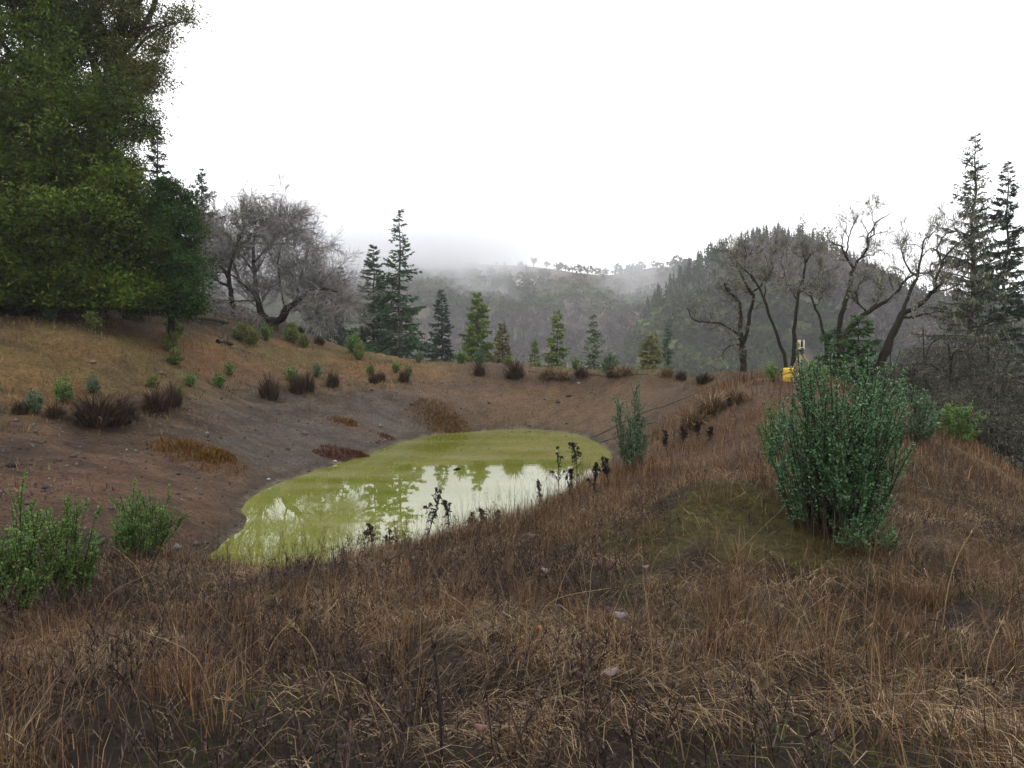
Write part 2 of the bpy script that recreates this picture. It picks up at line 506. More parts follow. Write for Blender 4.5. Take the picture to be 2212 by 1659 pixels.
_A[:_n, _n + 1:] = _x
_A[_n:, :_n] = _A[:_n, _n:].T
_w = np.linalg.solve(_A, np.concatenate([CP[:, 2], np.zeros(3)]))
def H0(x, y):
    x = np.asarray(x, float)
    y = np.asarray(y, float)
    sh = np.broadcast(x, y).shape
    X = np.stack([np.broadcast_to(x, sh).ravel(), np.broadcast_to(y, sh).ravel()], 1) / _sc
    out = np.empty(len(X))
    for i in range(0, len(X), 20000):
        b = X[i:i + 20000]
        out[i:i + 20000] = _U(((b[:, None] - _x[None]) ** 2).sum(-1)) @ _w[:_n] + _w[_n] + b @ _w[_n + 1:]
    return out.reshape(sh)
XMIN, XMAX, YMIN, YMAX = -44.0, 44.0, -8.0, 72.0
def H(x, y):
    z = H0(np.clip(x, XMIN, XMAX), np.clip(y, YMIN, YMAX))
    rough_ = 0.05 + 0.16 * smooth(1.8, 4.0, z) * smooth(0, -6, np.asarray(x))
    b = (fbm(np.asarray(x) * 0.9, np.asarray(y) * 0.9, 3, 3) - 0.5) * 2 * rough_
    x, y = np.asarray(x, float), np.asarray(y, float)
    mound = 0.32 * np.exp(-((x - 2.45) / 1.1) ** 2 - ((y - 9.3) / 0.75) ** 2)
    hum = (fbm(x * 1.6, y * 1.6, 13, 3) - 0.5) * 0.26 * smooth(15, 11, y) * smooth(0.5, 0.9, z)
    rill = -0.10 * smooth(0.56, 0.70, fbm(x * 0.9 + y * 0.25, y * 0.28 - x * 0.1, 17, 3)) * smooth(-4, -6, x) * smooth(0.1, 0.8, z)
    edge = (fbm(x * 1.3, y * 1.3, 19, 3) - 0.5) * 0.07
    return z + b * smooth(0.05, 0.6, z) + mound + hum + rill + edge

def ground(u, v, ymax=75.0):
    """where the sight line through (u, v) meets the terrain"""
    a, s = ray(u, v)
    Y = np.linspace(2.0, ymax, 900)
    below = ZC + s * Y < H(a * Y, Y)
    i = int(np.argmax(below)) if below.any() else 899
    y = Y[i]
    return np.array([a * y, y, float(H(a * y, y))])

def on(u, Y):
    a, _ = ray(u, 800)
    x = float(a * Y)
    return np.array([x, Y, float(H(x, Y))])

def topz(v, Y):
    return ZC + ray(1106, v)[1] * Y

# ---------------------------------------------------------------- far terrain: the valley, the ridge and the wooded hill
def FAR(x, y):
    rad = np.hypot(x, y)
    ye = np.hypot(0.45 * x, y)
    az = x / np.maximum(np.abs(y), 0.35 * rad + 1e-6)
    u = 1106 + FPX * az
    rv = np.interp(u, [-900, 0, 600, 800, 950, 1060, 1120, 1180, 1250, 1310, 1370, 1420, 1480, 1600, 1800, 2212, 3000],
                   [560, 565, 570, 572, 572, 572, 574, 580, 591, 595, 585, 579, 577, 590, 620, 660, 640])
    rz = ZC + (770 - rv) / FPX * 800
    s = np.clip((ye - 230) / 570.0, 0, 1)
    ridge = -62 + (rz + 62) * s ** 1.05 - np.maximum(ye - 800, 0) * 0.12
    bank = (fbm(x * 0.008, y * 0.008, 21, 4) - 0.5) * 46 * s * (1 - s) * 2.2
    ridge = ridge + bank
    hv = np.interp(u, [1250, 1330, 1400, 1450, 1480, 1530, 1600, 1680, 1750, 1850, 1950, 2050, 2212, 2600, 3200],
                   [980, 800, 682, 632, 604, 572, 541, 528, 537, 586, 646, 674, 705, 730, 900])
    hz = ZC + (770 - hv) / FPX * 450
    s2 = smooth(150, 450, ye) * 0.55 + np.clip((ye - 150) / 300, 0, 1) * 0.45
    hill = -55 + (hz + 55) * s2 - np.maximum(ye - 455, 0) * 0.45
    hill = hill + (fbm(x * 0.015, y * 0.015, 5, 3) - 0.5) * 16 * s2 * (1 - s2) * 3
    return np.maximum(ridge, hill)

def HILL(x, y):
    rad = np.hypot(x, y)
    k = smooth(85, 190, rad)
    return (H0(np.clip(x, XMIN, XMAX), np.clip(y, YMIN, YMAX)) - 1.2) * (1 - k) + FAR(x, y) * k

def grid_mesh(name, X, Y, Z):
    ny, nx = X.shape
    idx = np.arange(nx * ny).reshape(ny, nx)
    q = np.stack([idx[:-1, :-1], idx[:-1, 1:], idx[1:, 1:], idx[1:, :-1]], -1).reshape(-1, 4)
    mb = MB()
    mb.add(np.stack([X, Y, Z], -1).reshape(-1, 3), q)
    return mb.mesh(name, True)

# ground colours: what grows or lies there, by place
gx = np.concatenate([np.linspace(XMIN, -24.2, 50), np.linspace(-24, 12, 230), np.linspace(12.3, XMAX, 45)])
gy = np.concatenate([np.linspace(YMIN, 2.8, 30), np.linspace(3, 30, 200), np.linspace(30.2, YMAX, 110)])
GX, GY = np.meshgrid(gx, gy)
GZ = H(GX, GY)
def near_mask(u, v, r, ky=1.0):
    p = ground(u, v)
    return np.exp(-(((GX - p[0]) / r) ** 2 + ((GY - p[1]) / (r * ky)) ** 2))
n1 = fbm(GX * 0.5, GY * 0.5, 31, 4)
n2 = fbm(GX * 1.7, GY * 1.7, 37, 4)
n3 = fbm(GX * 0.22, GY * 0.22, 41, 3)
def lerp(a, b, f):
    return a * (1 - f[..., None]) + np.array(b) * f[..., None]
col = np.zeros(GX.shape + (3,)) + np.array([0.10, 0.066, 0.048])                  # brown bank soil
col = lerp(col, (0.13, 0.083, 0.06), smooth(0.4, 0.65, n1))
col = lerp(col, (0.07, 0.05, 0.043), smooth(0.48, 0.7, n2) * 0.8)
left = smooth(-2, -6, GX)
gr = smooth(1.5, 2.6, GZ + (n1 - 0.5) * 1.6) * left
col = lerp(col, (0.175, 0.115, 0.056), gr)                                         # dry grass slope on the left
col = lerp(col, (0.115, 0.098, 0.04), gr * smooth(0.5, 0.66, n3) * 0.6)
col = lerp(col, (0.19, 0.10, 0.052), gr * smooth(0.55, 0.7, fbm(GX * 0.3, GY * 0.3, 77, 3)) * 0.8)
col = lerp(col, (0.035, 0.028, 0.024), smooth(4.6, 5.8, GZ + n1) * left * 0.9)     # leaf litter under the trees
for u, v, r in ((640, 935, 3.2), (840, 900, 3.0), (560, 985, 2.2), (930, 905, 2.0), (760, 960, 1.8), (620, 870, 2.2)):
    col = lerp(col, (0.10, 0.09, 0.09), np.clip(near_mask(u, v, r) * 1.2 * smooth(0.25, 0.6, n2 + 0.15), 0, 0.9))   # grey gravel
for u, v, r in ((180, 1050, 3.0), (60, 1120, 2.5)):
    col = lerp(col, (0.16, 0.092, 0.064), near_mask(u, v, r) * 0.7)
for u, v, r in ((430, 975, 1.3), (950, 900, 1.6), (740, 910, 1.0)):
    col = lerp(col, (0.11, 0.055, 0.016), near_mask(u, v, r) * smooth(0.3, 0.6, n2) * 0.8)
crest = smooth(2.3, 2.9, GZ) * smooth(-6, 0, GX) * smooth(20, 26, GY)
col = lerp(col, (0.10, 0.092, 0.04), crest * smooth(0.4, 0.6, n1) * 0.8)
col = lerp(col, (0.14, 0.10, 0.062), smooth(30, 36, GY) * smooth(2.4, 1.0, GZ) * smooth(-4, 0, GX) * 0.7)              # tan dam face
fgm = smooth(17, 12, GY) * smooth(0.55, 0.9, GZ) * smooth(-8.5, -6, GX + (12 - GY) * 0.3)
col = lerp(col, (0.03, 0.022, 0.017), fgm * 0.85)
col = lerp(col, (0.05, 0.034, 0.026), left * smooth(0.9, 1.5, GZ) * smooth(2.9, 2.0, GZ) * smooth(0.42, 0.62, n2) * 0.8)
col = lerp(col, (0.045, 0.032, 0.024), left * smooth(0.58, 0.72, fbm(GX * 0.6, GY * 1.1, 83, 4)) * 0.45)
col = lerp(col, (0.085, 0.078, 0.018), np.clip(near_mask(1520, 1125, 1.3) + near_mask(1640, 1150, 1.0) + near_mask(1440, 1170, 0.9), 0, 1) * smooth(0.42, 0.55, n2) * 0.9)
col = lerp(col, (0.13, 0.075, 0.052), np.clip(near_mask(1560, 970, 1.6, 2.0) + near_mask(1680, 880, 2.0), 0, 1) * 0.6)
col = lerp(col, (0.06, 0.05, 0.043), smooth(0.22, 0.08, GZ) * 0.8)
col = lerp(col, (0.15, 0.13, 0.105), smooth(0.075, 0.03, GZ) * smooth(0.35, 0.6, n2))                       # wet rim at the water line
col = lerp(col, (0.04, 0.035, 0.026), smooth(11, 15, GX) * 0.8)
col *= (0.6 + 0.8 * fbm(GX * 3, GY * 3, 51, 4))[..., None] * np.array([1.08, 1.0, 0.82])
me = grid_mesh('ground', GX, GY, GZ)
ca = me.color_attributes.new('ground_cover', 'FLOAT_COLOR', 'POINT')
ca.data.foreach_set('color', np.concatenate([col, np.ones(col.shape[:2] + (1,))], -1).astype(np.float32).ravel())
m, t, b, out = newmat('bank_soil')
at = t.nodes.new('ShaderNodeAttribute')
at.attribute_name = 'ground_cover'
nz = noise(t, 9.0, 9.0, 0.8)
k = ramp(t, [(0.36, (0.4, 0.39, 0.38)), (0.5, (1, 1, 1)), (0.64, (1.65, 1.6, 1.55))], nz.outputs[0])
c = mixc(t, at.outputs['Color'], k.outputs[0], 1.0, 'MULTIPLY')
vo = t.nodes.new('ShaderNodeTexVoronoi')
vo.inputs['Scale'].default_value = 7.0
tcx = t.nodes.new('ShaderNodeTexCoord')
t.links.new(tcx.outputs['Object'], vo.inputs['Vector'])
sp = ramp(t, [(0.0, (1, 1, 1)), (0.13, (0, 0, 0))], vo.outputs['Distance'])
wn = t.nodes.new('ShaderNodeSeparateColor')
t.links.new(vo.outputs['Color'], wn.inputs[0])
pc = ramp(t, [(0.0, (0.02, 0.018, 0.016)), (0.55, (0.03, 0.026, 0.024)), (0.8, (0.12, 0.11, 0.105)), (1.0, (0.2, 0.19, 0.18))], wn.outputs[0])
c = mixc(t, c, pc.outputs[0], sp.outputs[0])
t.links.new(c, b.inputs['Base Color'])
b.inputs['Roughness'].default_value = 0.85
b.inputs['Specular IOR Level'].default_value = 0.2
bp = t.nodes.new('ShaderNodeBump')
bp.inputs['Strength'].default_value = 1.0
bp.inputs['Distance'].default_value = 0.2
t.links.new(nz.outputs[0], bp.inputs['Height'])
t.links.new(bp.outputs[0], b.inputs['Normal'])
tag(link('ground', me, m), 'bare brown and grassy banks of the pond', 'ground', kind='structure')

rr = np.concatenate([np.linspace(48, 160, 24), np.linspace(166, 900, 90), np.linspace(930, 1500, 8)])
th = np.concatenate([np.linspace(-math.pi, -0.75, 40)[:-1], np.linspace(-0.75, 0.75, 200), np.linspace(0.75, math.pi, 40)[1:]])
TH, RR = np.meshgrid(th, rr)
HX, HY = RR * np.sin(TH), RR * np.cos(TH)
me = grid_mesh('hills', HX, HY, HILL(HX, HY))
m, t, b, out = newmat('hill_ground')
nz = noise(t, 0.02, 6.0, 0.65)
t.links.new(ramp(t, [(0.35, (0.06, 0.05, 0.046)), (0.5, (0.085, 0.074, 0.06)), (0.65, (0.07, 0.072, 0.045))], nz.outputs[0]).outputs[0], b.inputs['Base Color'])
b.inputs['Roughness'].default_value = 1.0
b.inputs['Specular IOR Level'].default_value = 0.0
tag(link('hills', me, m), 'wooded ridge and round hill across the valley', 'hills', kind='structure')

# ---------------------------------------------------------------- pond water
PS = np.array(SHORE)
cen = PS.mean(0)
PS2 = cen + (PS - cen) * (1 + 1.0 / np.linalg.norm(PS - cen, axis=1, keepdims=True))
mb = MB()
rings = [cen + (PS2 - cen) * f for f in (0.02, 0.35, 0.7, 1.0)]
V = np.concatenate(rings)
V = np.concatenate([V, np.zeros((len(V), 1))], 1)
n = len(PS2)
q = [(k * n + i, (k + 1) * n + i, (k + 1) * n + (i + 1) % n, k * n + (i + 1) % n) for k in range(3) for i in range(n)]
mb.add(V, q)
m, t, b, out = newmat('algae_green_water')
nz = noise(t, 0.35, 4.0, 0.55)
nz2 = noise(t, 2.2, 3.0, 0.5)
mp = t.nodes.new('ShaderNodeMapping')
mp.inputs['Scale'].default_value = (0.6, 1.6, 1)
tc = t.nodes.new('ShaderNodeTexCoord')
t.links.new(tc.outputs['Object'], mp.inputs[0])
t.links.new(mp.outputs[0], nz.inputs['Vector'])
c = ramp(t, [(0.34, (0.135, 0.158, 0.018)), (0.5, (0.175, 0.192, 0.036)), (0.64, (0.225, 0.232, 0.08))], nz.outputs[0])
t.links.new(c.outputs[0], b.inputs['Base Color'])
b.inputs['Roughness'].default_value = 0.015
b.inputs['IOR'].default_value = 1.52
bp = t.nodes.new('ShaderNodeBump')
bp.inputs['Strength'].default_value = 0.02
bp.inputs['Distance'].default_value = 0.02
t.links.new(nz2.outputs[0], bp.inputs['Height'])
t.links.new(bp.outputs[0], b.inputs['Normal'])
tag(mb.build('water', m), 'still algae green pond water reflecting the white sky', 'water', kind='structure')
# ---------------------------------------------------------------- woods on the far hills (one mass, no one could count it)
def far_round(n, s):
    P = norm(rng.normal(0, 1, (n, 3))) * rng.uniform(0.5, 1.0, (n, 1)) * np.array([0.5, 0.5, 0.42]) + np.array([0, 0, 0.58])
    d = rng.normal(0, 1, (n, 3))
    mb = MB()
    leaves(mb, P - norm(d) * s / 2, d, s * rng.uniform(0.8, 1.5, n), s * 1.2, tri=True)
    return mb
def far_bare(n):
    mb = MB()
    t = rng.uniform(0.2, 0.5, n)
    p = np.stack([rng.normal(0, 0.04, n), rng.normal(0, 0.04, n), t], 1)
    d = norm(rng.normal(0, 1, (n, 3)) * np.array([1, 1, 0.5]) + np.array([0, 0, 0.9]))
    leaves(mb, p, d, rng.uniform(0.3, 0.62, n), rng.uniform(0.05, 0.15, n), tri=True)
    leaves(mb, np.zeros((2, 3)), np.array([[0, 0, 1.0]] * 2), 0.75, 0.07, tri=True)
    return mb
def far_cone(n, w=0.2):
    mb = MB()
    z = rng.uniform(0.06, 0.98, n) ** 0.85
    a = rng.uniform(0, 2 * math.pi, n)
    r = (1 - z) * w + 0.015
    o = np.stack([np.cos(a), np.sin(a), np.zeros(n)], 1)
    p = np.stack([np.zeros(n), np.zeros(n), z + 0.05], 1)
    d = o + np.array([0, 0, -0.35])
    leaves(mb, p, d, r * rng.uniform(0.8, 1.4, n), 0.06 + 0.8 * r, tri=True)
    leaves(mb, np.zeros((2, 3)), np.array([[0, 0, 1.0]] * 2), 1.0, 0.05, tri=True)
    return mb
def scatter(name, protos, P, h, wid, mat, label):
    mb = MB()
    tone = []
    pv = [(np.concatenate(p.v), np.concatenate(p.t)) for p in protos]
    k = rng.integers(0, len(pv), len(P))
    for j, (V, Q) in enumerate(pv):
        s = np.where(k == j)[0]
        if not len(s):
            continue
        a = rng.uniform(0, 2 * math.pi, len(s))
        ca_, sa = np.cos(a)[:, None], np.sin(a)[:, None]
        hh, ww = h[s][:, None], (h[s] * wid[s])[:, None]
        X = P[s, 0][:, None] + (V[:, 0] * ca_ - V[:, 1] * sa) * ww
        Y = P[s, 1][:, None] + (V[:, 0] * sa + V[:, 1] * ca_) * ww
        Z = P[s, 2][:, None] + V[:, 2] * hh
        n = len(V)
        tone.append(np.repeat(np.clip(rng.beta(1.1, 2.2, len(s)) * 0.9 + 0.9 * (fbm(P[s, 0] * 0.02, P[s, 1] * 0.02, 301, 3) - 0.38), 0, 1), n))
        mb.add(np.stack([X, Y, Z], -1).reshape(-1, 3), None, (Q[None] + (np.arange(len(s)) * n)[:, None, None]).reshape(-1, 3))
    me = mb.mesh(name)
    at = me.attributes.new('tree_tone', 'FLOAT', 'POINT')
    at.data.foreach_set('value', np.concatenate(tone).astype(np.float32))
    return tag(link(name, me, mat), label, 'forest', kind='stuff')

NF = 30000
yy = np.sqrt(rng.uniform(120.0 ** 2, 830.0 ** 2, NF))
aa = rng.uniform(-0.42, 0.74, NF)
xx = yy * aa
zz = HILL(xx, yy)
uu = 1106 + FPX * aa
vv = 770 - FPX * (zz + 9 - ZC) / yy
# hidden behind nearer ground of the same bearing: drop
vis = vv < 812
isH = (np.abs(zz - FAR(xx, yy)) < 1) & (yy < 470) & (uu > 1330)
behind = (yy > 470) & (uu > 1490) & (uu < 2100)
patch = fbm(xx * 0.006, yy * 0.006, 61, 4)
pt2 = fbm(xx * 0.014, yy * 0.014, 67, 3)
bald = (yy > 690) & (uu > 1000) & (uu < 1480) & (rng.uniform(0, 1, NF) < 0.9 * smooth(690, 760, yy))
bald |= (np.abs(uu - 1120) < 90) & (yy > 640) & (yy < 790) & (rng.uniform(0, 1, NF) < 0.8)
meadow = (fbm(xx * 0.01, yy * 0.012, 91, 3) > 0.66) & (yy > 480)
keep = vis & ~behind & ~bald & ~meadow & (rng.uniform(0, 1, NF) < np.where(yy < 330, 0.6, 0.5))
P = np.stack([xx, yy, zz - 0.5], 1)
con = keep & (((isH) & (((uu < 1580) & (uu > 1440) & (yy > 360) & (pt2 > 0.42)) | (pt2 > 0.6) | (yy > 418))) | (~isH & (pt2 > 0.67)))
oak = keep & ~con & (patch + 0.5 * (pt2 - 0.5) > np.where(isH, 0.40, 0.47))
bare = keep & ~con & ~oak
wd_ = lambda s, a, b_: rng.uniform(a, b_, s.sum())
scatter('bare_forest', [far_bare(34) for _ in range(6)], P[bare], wd_(bare, 7, 14), wd_(bare, 0.8, 1.25), M['woodbare'], 'grey leafless woods covering the far slope in mist')
scatter('oak_forest', [far_round(44, 0.2) for _ in range(6)], P[oak], wd_(oak, 6, 13), wd_(oak, 0.85, 1.3), M['woodoak'], 'dull green oak woods on the far hillsides')
scatter('conifer_forest', [far_cone(36) for _ in range(6)], P[con], wd_(con, 8, 13), wd_(con, 0.8, 1.2), M['woodfir'], 'dark conifer woods on the round hill and ridge')

# single trees that stand out against the sky on the ridge and the hill
def far_oak_mesh(seed):
    mb = MB()
    p0 = np.zeros((1, 3))
    P0, R0 = grow(p0, np.array([[0, 0, 1.0]]), 0.42, 0.035, 4, 0.06, 0, 0.7)
    tubes(mb, P0, R0, 5)
    p, d, L, r = spawn(P0, R0, 12, 0.55, 1.0, 0.4, 1.2, 0.9)
    P1, R1 = grow(p, d, L * 1.1, r * 0.8, 4, 0.2, 0.12, 0.4)
    tubes(mb, P1, R1, 3)
    p, d, L, r = spawn(P1, R1, 7, 0.3, 1.0, 0.4, 1.1, 0.6)
    P2, R2 = grow(p, d, L, np.maximum(r * 0.7, 0.006), 3, 0.3, 0.1, 0.6)
    tubes(mb, P2, R2, 3)
    n = 150
    k = rng.integers(0, len(P2), n)
    leaves(mb, P2[k, 2], rng.normal(0, 1, (n, 3)), rng.uniform(0.06, 0.13, n), 0.04, 1)
    return mb.mesh('ridge_tree')
roaks = [far_oak_mesh(i) for i in range(4)]
for me in roaks:
    me.materials.append(M['twigdark'])
    me.materials.append(M['farbare'])
RT = [(1152, 32, 'largest faint bare tree on the foggy ridge above the white cabin'), (1180, 24, 'faint bare tree on the foggy ridge just right of the largest one'),
      (1212, 26, 'faint bare tree at the fog edge on the ridge'), (1236, 20, 'small bare tree at the left end of the clear ridge line'),
      (1252, 22, 'broad bare tree left of the gap on the ridge'), (1268, 18, 'thin bare tree left of the gap on the ridge'),
      (1297, 8, 'tiny round tree alone in the gap of the ridge'), (1309, 22, 'round bare tree right of the ridge gap'),
      (1322, 15, 'small bare tree beside the round one on the ridge'), (1333, 15, 'slim dark bare tree low on the ridge saddle'),
      (1341, 18, 'dark bare tree on the ridge saddle'), (1362, 16, 'bare tree where the ridge climbs again'),
      (1380, 20, 'spreading bare tree on the ridge rise'), (1418, 15, 'lone bare tree on the bald ridge top'),
      (1440, 18, 'bare tree on the bald ridge, left of the hill'), (1456, 22, 'bare tree in the row leading to the hill'),
      (1470, 20, 'last bare tree of the ridge row before the hill')]
for k, (u, hp, lab) in enumerate(RT):
    Y = 792.0
    x = (u - 1106) / FPX * Y
    h = hp * 1.12 * Y / FPX
    o = link('ridge_tree', roaks[k % 4], None)
    o.location = (x, Y, float(HILL(np.array(x), np.array(Y))) - 0.3)
    o.scale = (h * 1.15, h * 1.15, h)
    o.rotation_euler = (0, 0, k * 1.7)
    tag(o, lab, 'tree', 'bare trees along the far ridge')
fcones = []
for i in range(3):
    me = far_cone(120, 0.2).mesh('hill_conifer')
    me.materials.append(M['farfir'])
    fcones.append(me)
HC = [(1398, 640, 26, 'lowest dark conifer on the left flank of the hill'), (1420, 612, 30, 'dark conifer second from the foot of the hill flank'), (1446, 590, 28, 'dark conifer where the ridge meets the hill'),
      (1466, 572, 30, 'pointed conifer on the lower left skyline of the hill'), (1486, 556, 28, 'pointed conifer above the ridge end on the hill skyline'),
      (1506, 540, 32, 'tall conifer on the left shoulder of the hill'), (1528, 528, 30, 'conifer on the left shoulder nearer the hilltop'),
      (1598, 500, 24, 'conifer left of the hilltop in mist'), (1625, 492, 26, 'conifer at the left edge of the hilltop'), (1652, 486, 26, 'pointed conifer on the hilltop'),
      (1676, 484, 28, 'highest conifer on top of the hill'), (1700, 490, 24, 'conifer just right of the hilltop'), (1726, 497, 24, 'conifer on the right side of the hilltop'),
      (1880, 570, 26, 'conifer on the right skyline of the hill'), (1925, 600, 26, 'lower conifer on the right skyline of the hill')]
for k, (u, vt, hp, lab) in enumerate(HC):
    Y = 447.0
    x = (u - 1106) / FPX * Y
    zb = float(HILL(np.array(x), np.array(Y))) - 0.5
    h = max(9.0, float(topz(vt, Y)) - zb)
    o = link('hill_conifer', fcones[k % 3], None)
    o.location = (x, Y, zb)
    o.scale = (h, h, h)
    tag(o, lab, 'conifer', 'conifers on the hill skyline')

# cabin and long sheds on the shelf below the ridge
M['white'] = paint('white_siding', (0.75, 0.76, 0.74), 0.6)
M['paleroof'] = paint('pale_metal_roof', (0.5, 0.52, 0.53), 0.4)
M['greywall'] = paint('grey_boards', (0.2, 0.19, 0.18), 0.8)
M['pane'] = paint('dark_panes', (0.02, 0.025, 0.03), 0.1)
def far_ground(u, Y):
    x = (u - 1106) / FPX * Y
    return np.array([x, Y, float(HILL(np.array(x), np.array(Y)))])
def cabin(u, v, w, d, h, label):
    Y = 700.0
    p = far_ground(u, Y)
    for Y in np.linspace(420, 799, 300):
        p = far_ground(u, Y)
        if p[2] >= ZC + (770 - v) / FPX * Y:
            break
    o = thing('cabin', label, 'cabin', p + np.array([0, 0, -0.6]), R(18))
    a = MB().box((0, 0, h / 2), (w, d, h))
    g = np.array([(-w / 2, -d / 2, h), (w / 2, -d / 2, h), (0, -d / 2, h + w * 0.42), (-w / 2, d / 2, h), (w / 2, d / 2, h), (0, d / 2, h + w * 0.42)])
    a.add(g, None, [(0, 1, 2), (3, 5, 4)])
    wl = a.build('wall', M['white'], o)
    rf = MB()
    e = 0.5
    for s in (-1, 1):
        x0, x1 = 0.0, s * (w / 2 + e)
        z0, z1 = h + w * 0.42 + 0.1, h - e * 0.84 + 0.1
        q = np.array([(x0, -d / 2 - e, z0), (x1, -d / 2 - e, z1), (x1, d / 2 + e, z1), (x0, d / 2 + e, z0)])
        rf.add(np.concatenate([q, q + np.array([0, 0, 0.22])]), [(0, 1, 2, 3), (7, 6, 5, 4), (0, 4, 5, 1), (1, 5, 6, 2), (2, 6, 7, 3), (3, 7, 4, 0)])
    rf.build('roof', M['paleroof'], o)
    MB().box((0.9, -d / 2 - 0.03, h * 0.55), (1.1, 0.08, 1.2)).build('window', M['pane'], o)
    MB().box((-1.2, -d / 2 - 0.03, 1.0), (0.95, 0.08, 2.0)).build('door', M['greywall'], o)
    return o
cabin(1122, 619, 6.5, 9.0, 3.4, 'small white gabled cabin on the misty far slope')
cabin(1147, 616, 5.0, 6.0, 2.8, 'half hidden white outbuilding right of the dark tree by the cabin')
def shed(u, v, w, label):
    for Y in np.linspace(380, 799, 300):
        p = far_ground(u, Y)
        if p[2] >= ZC + (770 - v) / FPX * Y:
            break
    o = thing('shed', label, 'shed', p + np.array([0, 0, -0.3]), 0)
    MB().box((0, 0, 2.75), (w, 4.0, 0.35)).build('roof', M['paleroof'], o)
    for i in range(6):
        MB().box((-w / 2 + 0.5 + i * (w - 1) / 5, -1.8, 1.3), (0.35, 0.35, 2.6)).build('post', M['white'], o)
    MB().box((0, 1.7, 1.3), (w - 0.6, 0.2, 2.6)).build('back_wall', M['greywall'], o)
shed(1046, 640, 9.5, 'long open shed with pale roof and posts left of the cabin')
shed(984, 660, 8.0, 'lower pale roofed shed behind the dark fir')
o = link('hillside_tree', roaks[1], None)
p = far_ground(1134, 640.0)
for Y in np.linspace(420, 799, 300):
    p = far_ground(1134, Y)
    if p[2] >= ZC + (770 - 630) / FPX * Y:
        break
o.location = p
o.scale = (15, 15, 13)
tag(o, 'dark leafless tree standing in front of the white cabin', 'tree')

